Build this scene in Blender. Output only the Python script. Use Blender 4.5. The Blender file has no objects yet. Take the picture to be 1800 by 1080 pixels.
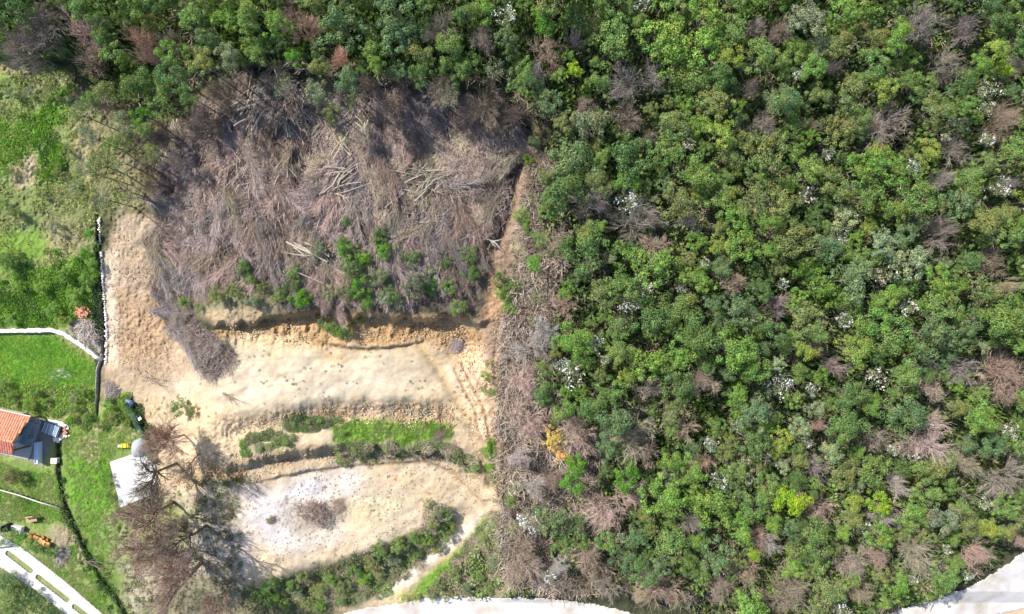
import bpy, math, random
import numpy as np
R = math.radians
SC = bpy.context.scene
COL = SC.collection

# ------------------------------------------------------------------ camera, sky, sun, exposure
CAMZ = 62.0
cam = bpy.data.objects.new('camera', bpy.data.cameras.new('camera'))
COL.objects.link(cam)
cam.location = (0, 0, CAMZ)
cam.rotation_euler = (0, 0, 0)
cam.data.lens = 24; cam.data.sensor_width = 36
cam.data.clip_end = 4000
SC.camera = cam
SUN_EL = 47.0
SUN_DIR = (-0.80, 0.60)            # where the sun stands, seen on the ground plan
wd = bpy.data.worlds.new("World"); SC.world = wd; wd.use_nodes = True
nt = wd.node_tree
bgn = nt.nodes['Background']
sky = nt.nodes.new('ShaderNodeTexSky'); sky.sky_type = 'NISHITA'; sky.sun_disc = False
sky.sun_elevation = R(SUN_EL); sky.sun_rotation = math.atan2(SUN_DIR[0], SUN_DIR[1])
nt.links.new(sky.outputs[0], bgn.inputs[0]); bgn.inputs[1].default_value = 0.13
sl = bpy.data.lights.new('sun', 'SUN'); sl.energy = 4.6; sl.angle = R(0.5); sl.color = (1, .955, .89)
sun = bpy.data.objects.new('sun', sl); COL.objects.link(sun)
el = R(SUN_EL)
import mathutils
d = mathutils.Vector((-SUN_DIR[0]*math.cos(el), -SUN_DIR[1]*math.cos(el), -math.sin(el)))
sun.rotation_euler = d.to_track_quat('-Z', 'Y').to_euler()
sun.location = (-60, 45, 90)
SC.view_settings.view_transform = 'Standard'; SC.view_settings.look = 'None'
SC.view_settings.gamma = 1; SC.view_settings.exposure = 0.74

rng = np.random.default_rng(7)
random.seed(7)

# ------------------------------------------------------------------ noise and masks
_T = np.random.default_rng(3).random((256, 256))
def vn(x, y, s=0):
    x = np.asarray(x, float) + s*17.3; y = np.asarray(y, float) + s*9.7
    xi = np.floor(x).astype(int); yi = np.floor(y).astype(int)
    fx = x-xi; fy = y-yi; fx = fx*fx*(3-2*fx); fy = fy*fy*(3-2*fy)
    a = _T[xi & 255, yi & 255]; b = _T[(xi+1) & 255, yi & 255]
    c = _T[xi & 255, (yi+1) & 255]; e = _T[(xi+1) & 255, (yi+1) & 255]
    return (a*(1-fx)+b*fx)*(1-fy)+(c*(1-fx)+e*fx)*fy
def fbm(x, y, s=0, o=4):
    t = 0; a = .5; n = 0
    for i in range(o):
        t = t + a*vn(x*2**i, y*2**i, s+i*3.1); n += a; a *= .5
    return t/n
def ss(a, b, x):
    t = np.clip((np.asarray(x, float)-a)/(b-a), 0, 1); return t*t*(3-2*t)
def pip(poly, u, v):
    u = np.asarray(u, float); v = np.asarray(v, float)
    ins = np.zeros(u.shape, bool); n = len(poly)
    for i in range(n):
        x1, y1 = poly[i]; x2, y2 = poly[(i+1) % n]
        if y1 == y2: continue
        c = ((y1 > v) != (y2 > v)) & (u < (x2-x1)*(v-y1)/(y2-y1)+x1)
        ins ^= c
    return ins
def dline(pts, u, v):
    best = np.full(np.shape(u), 1e9)
    for (x1, y1), (x2, y2) in zip(pts[:-1], pts[1:]):
        dx, dy = x2-x1, y2-y1
        t = np.clip(((u-x1)*dx+(v-y1)*dy)/(dx*dx+dy*dy), 0, 1)
        best = np.minimum(best, np.hypot(u-x1-t*dx, v-y1-t*dy))
    return best

# ------------------------------------------------------------------ terrain height (metres) on the survey grid
def step(u, v, pts, drop, width, wob=0, seed=0, back=1.):
    xs = [p[0] for p in pts]; ys = [p[1] for p in pts]
    c = np.interp(u, xs, ys) + wob*(fbm(u/18, v*0+3.3, seed)-.5)*2
    dr = (np.interp(u-24, xs, drop)+np.interp(u-8, xs, drop)+np.interp(u+8, xs, drop)+np.interp(u+24, xs, drop))/4
    # where a bank fades out sideways its height is given back as a gentle ramp
    return dr*ss(width/2, -width/2, v-c)+back*(max(drop)-dr)*np.interp(v, [500, 1060], [1, 0])
CLIFF = [(340,572),(385,574),(430,571),(470,563),(520,554),(560,549),(640,556),(700,557),(780,556),(830,566),(860,570)]
DITCH = [(170,380),(174,430),(174,480),(179,530),(183,580),(182,628),(175,650),(173,690),(170,730)]
DITCH2 = [(104,780),(105,830),(112,880),(128,915),(150,960),(175,1010),(205,1050),(222,1080),(240,1130)]
DITCH3 = [(228,704),(250,738),(262,772),(270,800)]
GULLY = [(740,606),(765,640),(795,690),(822,730),(845,790),(858,850)]
def Hf(u, v):
    u = np.asarray(u, float); v = np.asarray(v, float)
    uc = np.clip(u, -600, 2400); vc = np.clip(v, -500, 1600)
    right = np.interp(vc, [-500,0,250,540,800,1040,1060,1600], [15,12.3,10.2,7.4,3.8,.9,0,-3])
    t = np.interp(vc, [-500,0,150,330,545,600,1000,1600], [7.6,4.9,4.2,2.3,.35,.15,0,-3])
    t = t + step(uc, vc, CLIFF, [0,1.0,1.5,1.6,1.6,1.9,1.8,1.8,1.9,1.3,.4], 11, 11, 1)
    t = t + step(uc, vc, [(520,596),(560,600),(610,611),(650,612),(722,606),(745,598)], [0,.2,.45,.5,.45,0], 5, 4, 2, 0.)
    t = t + step(uc, vc, [(340,760),(400,745),(450,735),(500,727),(600,712),(700,712),(780,722),(830,760),(860,800)], [.3,1,1.2,1.3,1.3,1.3,1.2,1.2,1.2], 42, 5, 3)
    t = t + step(uc, vc, [(380,822),(440,818),(500,803),(560,793),(600,794),(700,790),(780,797),(830,820),(850,850)], [.6,1.4,1.6,1.7,1.6,1.6,1.5,1.4,1.1], 18, 10, 4)
    t = t + step(uc, vc, [(440,848),(470,843),(520,832),(600,819),(680,814),(750,811),(800,828),(850,880)], [0,.35,.4,.35,.3,.35,.5,.4], 5, 4, 5, 0.)
    t = t + step(uc, vc, [(380,1060),(430,1045),(500,1020),(560,1005),(640,985),(700,965),(750,945),(785,915),(820,900)], [1.8,1.9,1.9,1.9,1.9,1.8,1.6,1.2,.3], 46, 5, 6)
    left = np.interp(vc, [-500,0,370,560,660,760,1080,1600], [12,9.5,6.0,3.6,2.7,1.9,.6,-2])
    wl = ss(395, 300, uc+14*(fbm(vc/40, vc*0, 8)-.5)*ss(600,500,vc)); wr = ss(840, 905, uc)
    # the pit at the end of the cliff
    h = t*(1-wl)*(1-wr)+left*wl+right*wr
    h = h - .9*np.exp(-(((uc-820)/34)**2+((vc-612)/26)**2))*1.0
    for q_ in ([(800,650),(835,720),(850,800),(862,860)],[(812,640),(850,715),(866,790),(876,860)],[(880,560),(868,640),(880,720),(890,800)]):
        h = h - .16*np.exp(-(dline(q_, uc, vc)/2.8)**2)
    h = h - .28*np.exp(-(dline(GULLY, uc, vc)/9.)**2)
    h = h + .5*np.exp(-(((uc-770)/16)**2+((vc-925)/28)**2)) + .35*np.exp(-(((uc-560)/34)**2+((vc-903)/15)**2))
    h = h + (fbm(uc/120, vc/120, 11)-.5)*1.1*(ss(600,300,vc)+ss(890,980,uc)).clip(0,1)
    h = h + ((fbm(uc/55+vc/90, vc/40, 12)-.5)*.5+(fbm(uc/19, vc/16+uc/60, 13)-.5)*.16)*ss(300,380,uc)*ss(900,840,uc)*ss(560,600,vc)*ss(1050,1000,vc)
    # gullies between the felled strips
    h = h - .9*np.exp(-(dline([(548,205),(540,250),(528,330),(500,420),(470,480)], uc, vc)/11.)**2)*ss(500,440,vc)
    h = h - 1.0*np.exp(-(dline([(925,230),(900,300),(893,360),(868,430)], uc, vc)/12.)**2)
    h = h - .8*np.exp(-(dline([(330,200),(360,260)], uc, vc)/25.)**2)
    return h - .42*np.exp(-(dline(DITCH, uc, vc)/2.8)**4) - .45*np.exp(-(dline(DITCH2, uc, vc)/4.)**2) - .4*np.exp(-(dline(DITCH3, uc, vc)/5.)**2)
def W(u, v, z):                       # a survey point at height z, in metres
    k = (CAMZ-np.asarray(z, float))/1200.
    return (np.asarray(u, float)-900)*k, (540-np.asarray(v, float))*k, z
def ground_at(x, y):
    z = 4.
    for _ in range(6):
        k = (CAMZ-z)/1200.; u = 900+x/k; v = 540-y/k; z = float(Hf(u, v))
    return u, v, z
def P(u, v, dz=0.):
    z = float(Hf(u, v)); x, y, _ = W(u, v, z+dz); return float(x), float(y), z+dz
def base_under(u, v, h):              # foot of a thing whose top part, h above ground, shows at u,v
    z = float(Hf(u, v))
    for _ in range(5):
        x, y, _ = W(u, v, z+h); _, _, z = ground_at(float(x), float(y))
    return float(x), float(y), z

# ------------------------------------------------------------------ mesh helpers
def mesh_np(name, V, F, mats, cols=None, smooth=False, colname='tint', midx=None):
    V = np.asarray(V, np.float32); F = np.asarray(F, np.int32)
    me = bpy.data.meshes.new(name)
    n = F.shape[1]
    me.vertices.add(len(V)); me.vertices.foreach_set('co', V.ravel())
    me.loops.add(F.size); me.loops.foreach_set('vertex_index', F.ravel())
    me.polygons.add(len(F)); me.polygons.foreach_set('loop_start', np.arange(0, F.size, n, dtype=np.int32))
    me.polygons.foreach_set('loop_total', np.full(len(F), n, np.int32))
    if smooth: me.polygons.foreach_set('use_smooth', np.ones(len(F), bool))
    if midx is not None: me.polygons.foreach_set('material_index', np.asarray(midx, np.int32))
    me.update(calc_edges=True)
    if cols is not None:
        dom = 'POINT' if len(cols) == len(V) else 'FACE'
        if dom == 'FACE':
            cc = np.repeat(np.asarray(cols, np.float32), n, axis=0); dom = 'CORNER'
        else: cc = np.asarray(cols, np.float32)
        if cc.shape[1] == 3: cc = np.hstack([cc, np.ones((len(cc), 1), np.float32)])
        a = me.color_attributes.new(colname, 'FLOAT_COLOR', dom); a.data.foreach_set('color', cc.ravel())
    for m in (mats if isinstance(mats, (list, tuple)) else [mats]): me.materials.append(m)
    return me
def ob(name, me, parent=None, loc=(0,0,0), rot=(0,0,0), scale=None):
    o = bpy.data.objects.new(name, me); COL.objects.link(o); o.parent = parent
    o.location = loc; o.rotation_euler = rot
    if scale is not None: o.scale = scale if hasattr(scale, '__len__') else (scale,)*3
    return o
def tag(o, label=None, cat=None, group=None, kind=None):
    if label: o['label'] = label
    if cat: o['category'] = cat
    if group: o['group'] = group
    if kind or cat: o['kind'] = kind or 'thing'
    return o
class MB:
    def __init__(s): s.v = []; s.f = []; s.c = []
    def add(s, V, F, c=(1,1,1)):
        b = len(s.v); s.v += [tuple(p) for p in V]
        for f in F:
            s.f.append([b+i for i in f]); s.c.append(c)
    def box(s, cx, cy, cz, sx, sy, sz, rz=0, c=(1,1,1), bev=0.0, tilt=0):
        b = min(bev, sx/2.1, sy/2.1, sz/2.1)
        ca, sa = math.cos(rz), math.sin(rz)
        if b <= 0: rings = [(-sz/2, 0), (sz/2, 0)]
        else: rings = [(-sz/2, b), (-sz/2+b, 0), (sz/2-b, 0), (sz/2, b)]
        V = []
        for z, i in rings:
            for qx, qy in ((-1,-1),(1,-1),(1,1),(-1,1)):
                x = qx*(sx/2-i); y = qy*(sy/2-i)
                V.append((cx+x*ca-y*sa, cy+x*sa+y*ca, cz+z+x*tilt))
        F = [(3,2,1,0)]
        for r in range(len(rings)-1):
            for k in range(4): F.append((r*4+k, r*4+(k+1)%4, r*4+4+(k+1)%4, r*4+4+k))
        t = (len(rings)-1)*4; F.append((t,t+1,t+2,t+3))
        s.add(V, F, c)
    def tube(s, pts, rad, n=8, c=(1,1,1), cap=True):
        V = []; F = []
        pts = [mathutils.Vector(p) for p in pts]
        for i, p in enumerate(pts):
            t = (pts[min(i+1, len(pts)-1)]-pts[max(i-1, 0)]).normalized()
            a = t.orthogonal().normalized() if abs(t.z) > .99 else t.cross(mathutils.Vector((0,0,1))).normalized()
            b = t.cross(a); r = rad[i] if hasattr(rad, '__len__') else rad
            for k in range(n):
                q = 2*math.pi*k/n; V.append(p+(a*math.cos(q)+b*math.sin(q))*r)
        for i in range(len(pts)-1):
            for k in range(n): F.append((i*n+k, i*n+(k+1)%n, (i+1)*n+(k+1)%n, (i+1)*n+k))
        if cap: F.append(tuple(range(n-1, -1, -1))); F.append(tuple(range((len(pts)-1)*n, len(pts)*n)))
        s.add(V, F, c)
    def lathe(s, cx, cy, cz, prof, n=16, c=(1,1,1)):
        V = []; F = []
        for r, z in prof:
            for k in range(n):
                q = 2*math.pi*k/n; V.append((cx+r*math.cos(q), cy+r*math.sin(q), cz+z))
        for i in range(len(prof)-1):
            for k in range(n): F.append((i*n+k, i*n+(k+1)%n, (i+1)*n+(k+1)%n, (i+1)*n+k))
        s.add(V, F, c)
    def mesh(s, name, mat, smooth=False):
        me = bpy.data.meshes.new(name); me.from_pydata(s.v, [], s.f); me.update()
        a = me.color_attributes.new('tint', 'FLOAT_COLOR', 'CORNER')
        cc = []
        for f, c in zip(s.f, s.c): cc += [c[0], c[1], c[2], 1.]*len(f)
        a.data.foreach_set('color', np.array(cc, np.float32))
        if smooth: me.polygons.foreach_set('use_smooth', [True]*len(me.polygons))
        me.materials.append(mat); return me

# ------------------------------------------------------------------ materials
def nmat(name):
    m = bpy.data.materials.new(name); m.use_nodes = True
    return m, m.node_tree, m.node_tree.nodes['Principled BSDF'], m.node_tree.nodes['Material Output']
def mk(t, k, **kw):
    n = t.nodes.new(k)
    for a, b in kw.items(): setattr(n, a, b)
    return n
def mul(t, a, b, fac=1, mode='MULTIPLY'):
    m = mk(t, 'ShaderNodeMix', data_type='RGBA', blend_type=mode); m.inputs[0].default_value = fac
    for s, i in ((a, 6), (b, 7)):
        if isinstance(s, tuple): m.inputs[i].default_value = s if len(s) == 4 else (*s, 1)
        else: t.links.new(s, m.inputs[i])
    return m.outputs[2]
def ramp(t, src, stops):
    r = mk(t, 'ShaderNodeValToRGB'); t.links.new(src, r.inputs[0])
    e = r.color_ramp.elements
    for i, (p, c) in enumerate(stops):
        x = e[i] if i < 2 else e.new(p)
        x.position = p; x.color = (*c, 1) if hasattr(c, '__len__') else (c, c, c, 1)
    return r.outputs[0]
def noise(t, scale, detail=4, rough=.6, coord=None):
    n = mk(t, 'ShaderNodeTexNoise'); n.inputs['Scale'].default_value = scale
    n.inputs['Detail'].default_value = detail; n.inputs['Roughness'].default_value = rough
    if coord is None:
        g = mk(t, 'ShaderNodeNewGeometry'); coord = g.outputs['Position']
    t.links.new(coord, n.inputs['Vector']); return n.outputs[0]
def bump(t, bs, h, strength, dist):
    b = mk(t, 'ShaderNodeBump'); b.inputs['Strength'].default_value = strength; b.inputs['Distance'].default_value = dist
    t.links.new(h, b.inputs['Height']); t.links.new(b.outputs[0], bs.inputs['Normal']); return b
def tinted(name, rough=.8, transl=0., var=None, spec=.2, bmp=None):
    m, t, bs, out = nmat(name)
    oi = mk(t, 'ShaderNodeObjectInfo'); at = mk(t, 'ShaderNodeAttribute', attribute_name='tint')
    c = mul(t, oi.outputs['Color'], at.outputs['Color'])
    if var:
        n = noise(t, var[0]); c = mul(t, c, ramp(t, n, [(.3, 1-var[1]), (.7, 1+var[1])]))
    t.links.new(c, bs.inputs['Base Color']); bs.inputs['Roughness'].default_value = rough
    bs.inputs['Specular IOR Level'].default_value = spec
    if bmp: bump(t, bs, noise(t, bmp[0]), bmp[1], bmp[2])
    if transl:
        tr = mk(t, 'ShaderNodeBsdfTranslucent'); t.links.new(mul(t, c, (1.0, 1.1, .6)), tr.inputs[0])
        mx = mk(t, 'ShaderNodeMixShader'); mx.inputs[0].default_value = transl
        t.links.new(bs.outputs[0], mx.inputs[1]); t.links.new(tr.outputs[0], mx.inputs[2])
        t.links.new(mx.outputs[0], out.inputs[0])
    return m
M_LEAF = tinted('leaf', .55, .28, spec=.25)
M_TWIG = tinted('twig_bark', .85, 0, spec=.1)
M_BARK = tinted('bark', .9, 0, var=(9, .35), spec=.1, bmp=(22, .6, .02))
M_WOOD = tinted('cut_wood', .8, 0, var=(14, .25), spec=.15)
M_PAINT = tinted('paint', .45, 0, var=(6, .12), spec=.4)
M_STONE = tinted('stone', .9, 0, var=(12, .3), spec=.2, bmp=(25, .5, .02))
M_CONC = tinted('concrete', .9, 0, var=(1.6, .13), spec=.2, bmp=(30, .3, .01))
M_CLAY = tinted('clay_tile', .85, 0, var=(5, .22), spec=.15)
M_GRAVEL = tinted('gravel', .95, 0, var=(30, .35), spec=.1, bmp=(40, .8, .03))

# ground: base colour comes from the painted soil and turf map, fine grain from noise
m, t, bs, out = nmat('soil_and_turf'); M_GROUND = m
at = mk(t, 'ShaderNodeAttribute', attribute_name='soil')
n1 = noise(t, 1.3, 6, .65); n2 = noise(t, 8, 5, .7); n3 = noise(t, 30, 3, .7)
c = mul(t, at.outputs['Color'], ramp(t, n1, [(.3, (.86,.84,.82)), (.7, (1.12,1.13,1.14))]))
c2 = mul(t, c, ramp(t, n2, [(.3, .62), (.5, 1.0), (.7, 1.3)]), 1)
mx = mk(t, 'ShaderNodeMix', data_type='RGBA'); t.links.new(at.outputs['Alpha'], mx.inputs[0])
t.links.new(c, mx.inputs[6]); t.links.new(c2, mx.inputs[7])
c3 = mul(t, mx.outputs[2], ramp(t, n3, [(.3, .88), (.7, 1.12)]))
t.links.new(c3, bs.inputs['Base Color']); bs.inputs['Roughness'].default_value = .95; bs.inputs['Specular IOR Level'].default_value = .1
b1 = mk(t, 'ShaderNodeBump'); b1.inputs['Distance'].default_value = .09; t.links.new(at.outputs['Alpha'], b1.inputs['Strength'])
t.links.new(n2, b1.inputs['Height']); t.links.new(b1.outputs[0], bs.inputs['Normal'])

# ------------------------------------------------------------------ soil and turf map
SAND=(.43,.33,.215); PALE=(.47,.385,.27); MUD=(.42,.315,.215); OCHRE=(.44,.285,.145); PINKSOIL=(.27,.19,.135); DKSOIL=(.12,.085,.06)
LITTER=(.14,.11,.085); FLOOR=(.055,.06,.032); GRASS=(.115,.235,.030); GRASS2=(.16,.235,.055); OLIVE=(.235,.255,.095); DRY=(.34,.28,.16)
WHITE=(.53,.48,.455); ROSE=(.33,.25,.20); DGREEN=(.06,.10,.03); GREYP=(.45,.43,.42)
LAYERS = [ # polygon, colour, roughness grain, edge warp px, blur px, strength
 ([(-160,80),(60,98),(120,130),(140,200),(150,300),(175,380),(172,700),(235,700),(262,780),(290,900),(330,1100),(-160,1240)], OLIVE, .8, 25, 4, 1),
 ([(-100,100),(60,100),(115,135),(105,190),(60,160),(0,165)], DRY, .8, 20, 8, .8),
 ([(-100,120),(30,125),(35,165),(-50,180)], GRASS2, .7, 14, 6, .9),
 ([(-60,270),(150,240),(165,420),(60,400),(-60,380)], (.17,.19,.08), .8, 22, 8, .8),
 ([(70,390),(130,380),(150,440),(90,450)], DRY, .8, 14, 6, .6),
 ([(-60,170),(60,160),(110,150),(130,260),(110,330),(60,380),(-60,400)], (.21,.26,.09), .8, 25, 8, .7),
 ([(75,268),(105,258),(112,300),(92,315)], (.16,.31,.035), .7, 14, 5, .9),
 ([(-100,215),(0,212),(40,215),(75,190),(108,165),(122,148),(128,182),(100,205),(85,238),(68,268),(30,262),(0,300),(-100,310)], (.17,.34,.035), .8, 30, 6, .9),
 ([(8,288),(60,272),(72,325),(30,335)], (.38,.31,.2), .9, 12, 4, .95),
 ([(-50,395),(60,400),(95,440),(60,470),(20,480),(-50,480)], (.19,.31,.05), .6, 18, 6, .9),
 ([(-50,500),(60,480),(170,440),(172,560),(120,570),(-50,575)], GRASS, .9, 20, 5, .8),
 ([(-100,588),(95,588),(170,645),(168,700),(120,690),(40,690),(-100,680)], (.12,.27,.022), .5, 8, 4, 1),
 ([(-40,650),(10,655),(25,672),(-40,690)], GRASS2, .5, 8, 4, .9),
 ([(85,664),(100,650),(118,650),(132,656),(112,668),(96,672)], GREYP, .5, 5, 2, .9),
 ([(140,665),(168,665),(168,700),(140,705)], DRY, .9, 8, 4, .7),
 ([(122,575),(150,545),(178,545),(181,628)], (.36,.32,.27), .8, 5, 3, 1),
 ([(-50,800),(60,815),(98,830),(100,880),(-50,855)], GRASS2, .5, 8, 4, 1),
 ([(-50,862),(108,892),(120,960),(60,925),(-50,915)], GRASS2, .6, 10, 5, 1),
 ([(-10,890),(20,895),(28,915),(-10,915)], ROSE, .4, 8, 5, .8),
 ([(85,925),(120,925),(150,985),(120,990),(95,960)], (.36,.28,.2), .8, 14, 5, .8),
 ([(58,736),(96,742),(94,772),(86,795),(72,818),(50,812)], (.24,.22,.20), .4, 3, 2, 1),
 ([(110,750),(245,715),(262,790),(200,810),(195,890),(220,930),(215,1080),(180,1080),(140,940),(108,860)], GRASS2, .6, 12, 5, 1),
 ([(118,830),(150,800),(190,800),(205,890),(160,905),(125,880)], (.13,.27,.03), .8, 12, 5, 1),
 ([(145,765),(170,755),(172,800),(150,815)], (.40,.31,.2), .7, 12, 5, .9),
 ([(180,742),(245,745),(250,775),(190,775)], DRY, .7, 10, 5, .6),
 ([(40,960),(70,970),(200,1075),(200,1100),(175,1080)], GRASS2, .6, 8, 4, .8),
 # cleared land
 ([(188,420),(215,375),(262,375),(285,420),(290,540),(330,620),(420,610),(560,560),(700,560),(850,555),(870,470),(885,350),(935,260),(965,290),(935,420),(925,560),(900,640),(900,780),(890,960),(850,1048),(640,1075),(430,1060),(300,1080),(250,860),(262,790),(228,700),(178,700),(184,560)], SAND, .55, 10, 3, 1),
 ([(190,430),(215,378),(260,380),(285,470),(300,560),(345,640),(300,690),(215,655),(188,600)], MUD, .7, 14, 8, 1),
 ([(195,400),(255,385),(275,420),(250,460),(200,440)], SAND, .7, 12, 6, .7),
 ([(215,500),(290,520),(310,590),(270,640),(200,620)], (.42,.285,.17), .9, 16, 12, .8),
 ([(186,440),(202,440),(206,650),(186,640)], (.62,.5,.37), .6, 5, 3, .9),
 ([(380,590),(470,583),(640,620),(725,612),(760,640),(800,700),(720,700),(600,700),(480,720),(330,750),(260,720),(240,690),(340,655)], PALE, .18, 10, 8, 1),
 ([(420,640),(600,625),(700,640),(690,680),(520,690),(420,700)], (.50,.42,.31), .06, 12, 12, .9),
 ([(770,640),(840,625),(830,640),(800,680)], PALE, .1, 7, 5, .9),
 ([(380,575),(560,552),(780,558),(850,580),(840,640),(760,600),(560,612),(470,585),(390,592)], OCHRE, .95, 9, 4, .95),
 ([(420,588),(520,590),(560,612),(520,620),(430,612)], (.62,.47,.27), .8, 8, 6, .8),
 ([(565,618),(615,622),(612,634),(570,636)], OCHRE, .4, 5, 5, .6),
 ([(790,600),(825,600),(822,622),(790,618)], (.46,.40,.38), .5, 5, 4, .8),
 ([(400,745),(520,720),(600,705),(700,703),(790,715),(830,760),(790,745),(600,742),(520,752),(410,768)], (.50,.37,.24), .95, 8, 4, 1),
 ([(560,720),(660,712),(680,728),(560,735)], (.50,.32,.21), .95, 8, 4, .7),
 ([(800,640),(900,560),(895,860),(870,880),(830,760)], (.56,.41,.27), .9, 12, 6, 1),
 ([(840,560),(862,470),(878,350),(915,255),(965,285),(950,430),(925,580),(860,640)], PINKSOIL, .9, 12, 6, 1),
 ([(840,470),(880,470),(880,560),(845,560)], (.40,.25,.15), .9, 10, 6, .9),
 ([(240,690),(450,740),(450,860),(420,1050),(300,1050),(270,850),(262,780)], (.56,.43,.28), .8, 10, 8, 1),
 ([(290,810),(440,800),(450,860),(300,850)], (.40,.31,.2), .95, 12, 6, .8),
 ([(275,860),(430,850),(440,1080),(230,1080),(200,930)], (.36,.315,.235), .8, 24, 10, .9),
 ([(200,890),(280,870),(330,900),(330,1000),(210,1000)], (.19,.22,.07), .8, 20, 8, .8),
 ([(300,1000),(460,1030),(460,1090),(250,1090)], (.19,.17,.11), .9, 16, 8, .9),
 ([(350,920),(420,930),(425,1000),(360,990)], (.46,.40,.35), .7, 16, 8, .7),
 # green strips on the banks
 ([(430,768),(470,755),(520,750),(515,775),(525,785),(440,795)], (.17,.19,.08), .9, 8, 4, .9),
 ([(580,750),(640,735),(760,740),(800,748),(795,775),(720,785),(590,780)], (.13,.22,.035), .9, 6, 4, 1),
 ([(580,775),(720,785),(790,780),(845,815),(842,840),(790,805),(700,803),(600,812),(582,800)], (.15,.16,.06), .95, 7, 3, 1),
 ([(520,785),(582,775),(582,800),(520,805)], (.28,.22,.15), .9, 4, 3, .8),
 ([(430,800),(470,790),(520,800),(520,815),(440,822)], (.20,.16,.11), .9, 6, 3, .8),
 ([(450,760),(570,745),(585,760),(575,775),(520,782),(430,790),(400,790)], (.62,.50,.33), .5, 6, 4, .5),
 # lower terrace
 ([(440,870),(520,838),(640,820),(760,815),(820,850),(850,900),(800,930),(760,900),(740,930),(640,980),(520,1010),(430,1020)], (.48,.38,.26), .35, 8, 6, 1),
 ([(435,880),(520,838),(640,822),(640,860),(600,890),(600,950),(500,975),(440,960)], WHITE, .35, 16, 12, .95),
 ([(490,885),(600,878),(620,900),(590,935),(500,940)], (.32,.28,.22), .8, 12, 8, .7),
 ([(600,865),(700,870),(720,900),(640,925),(600,900)], (.48,.42,.27), .8, 14, 10, .6),
 ([(420,850),(450,860),(440,1010),(425,1010)], (.56,.48,.42), .5, 12, 8, .8),
 ([(690,840),(720,835),(712,852),(660,860)], (.62,.38,.22), .4, 6, 5, .6),
 ([(425,1035),(560,1000),(640,975),(740,930),(750,890),(790,890),(792,930),(760,975),(700,1030),(640,1065),(430,1090)], (.13,.13,.065), .95, 8, 4, 1),
 ([(790,940),(850,900),(830,940),(760,990),(690,1055),(655,1055),(720,1000)], (.62,.52,.42), .6, 6, 3, 1),
 ([(850,905),(900,900),(900,1050),(780,1052),(690,1060),(730,1030),(800,980)], (.22,.21,.10), .9, 8, 4, 1),
 ([(800,975),(850,910),(880,905),(850,960),(740,1050),(720,1035)], (.15,.26,.04), .8, 8, 4, 1),
 ([(840,780),(868,770),(880,850),(862,860),(850,830)], (.20,.24,.07), .8, 8, 4, .7),
 ([(700,1030),(740,1040),(700,1060),(660,1060)], (.42,.36,.16), .7, 8, 4, .8),
 # felled ground
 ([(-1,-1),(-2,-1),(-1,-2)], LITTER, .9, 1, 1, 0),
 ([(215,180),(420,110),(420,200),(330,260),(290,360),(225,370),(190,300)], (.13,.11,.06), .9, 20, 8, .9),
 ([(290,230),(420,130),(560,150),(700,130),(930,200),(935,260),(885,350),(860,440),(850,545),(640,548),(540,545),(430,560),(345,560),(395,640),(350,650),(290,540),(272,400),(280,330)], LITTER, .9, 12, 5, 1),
 ([(540,225),(600,200),(640,220),(700,260),(720,300),(660,320),(560,300),(535,330),(545,280)], (.30,.225,.18), .9, 18, 6, .9),
 ([(700,240),(860,230),(880,290),(860,310),(740,300)], (.33,.24,.195), .95, 14, 6, .95),
 ([(670,230),(712,250),(710,285),(680,280)], (.38,.265,.225), .6, 8, 4, 1),
 ([(500,450),(560,370),(580,380),(540,450),(500,500),(480,500)], (.33,.25,.20), .9, 12, 5, .9),
 ([(355,500),(430,505),(480,520),(480,556),(400,552),(350,560)], (.22,.20,.11), .9, 14, 6, .9),
 ([(360,545),(470,540),(470,562),(380,572)], (.38,.29,.18), .9, 9, 4, .9),
 ([(120,150),(200,200),(260,350),(210,380),(170,370),(140,260)], (.26,.23,.12), .9, 22, 8, .9),
 ([(130,190),(150,180),(160,330),(145,330)], (.35,.30,.17), .8, 14, 6, .7),
]
def axis(lo, hi, stepv, margin, far):
    a = np.arange(lo, hi+.1, stepv)
    o = []; s = stepv*4; x = hi
    while x < far: x += s; s *= 1.35; o.append(x)
    o = np.array(o); return np.concatenate([(lo+hi)-o[::-1], a, o])
GU = axis(-90, 1890, 2.0, 0, 20000); GV = axis(-90, 1170, 2.0, 0, 20000)
UU, VV = np.meshgrid(GU, GV)
inner = (np.abs(UU-900) < 1150) & (np.abs(VV-540) < 800)
hh = Hf(UU, VV)
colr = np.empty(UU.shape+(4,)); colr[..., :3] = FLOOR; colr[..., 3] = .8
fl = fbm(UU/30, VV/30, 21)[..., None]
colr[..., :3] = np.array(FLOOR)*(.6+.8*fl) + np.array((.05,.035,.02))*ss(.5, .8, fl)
wu = (fbm(UU/26, VV/26, 31)-.5)*2 + (vn(UU/5, VV/5, 33)-.5)*.5
wv = (fbm(UU/26, VV/26, 41)-.5)*2 + (vn(UU/5, VV/5, 43)-.5)*.5
mott = fbm(UU/14+wu*.3, VV/14+wv*.3, 51)[..., None]; mott2 = fbm(UU/60+wu*.5+VV/200, VV/60+wv*.5-UU/200, 61)[..., None]
strk = fbm(UU/40+VV/60+wu*.5, VV/8-UU/90+wv*.7, 66)[..., None]; hue = (fbm(UU/45+wu*.4, VV/45+wv*.4, 67)-.5)*2
def blur(a, r):
    r = int(round(r/2.0))
    if r < 1: return a
    for ax in (0, 1):
        for _ in range(2):
            p = np.pad(a, [(r+1, r) if i == ax else (0, 0) for i in (0, 1)], mode='edge')
            cs = np.cumsum(p, axis=ax)
            n = a.shape[ax]
            hi_ = np.take(cs, np.arange(2*r+1, 2*r+1+n), axis=ax); lo_ = np.take(cs, np.arange(0, n), axis=ax)
            a = (hi_-lo_)/(2*r+1)
    return a
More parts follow.
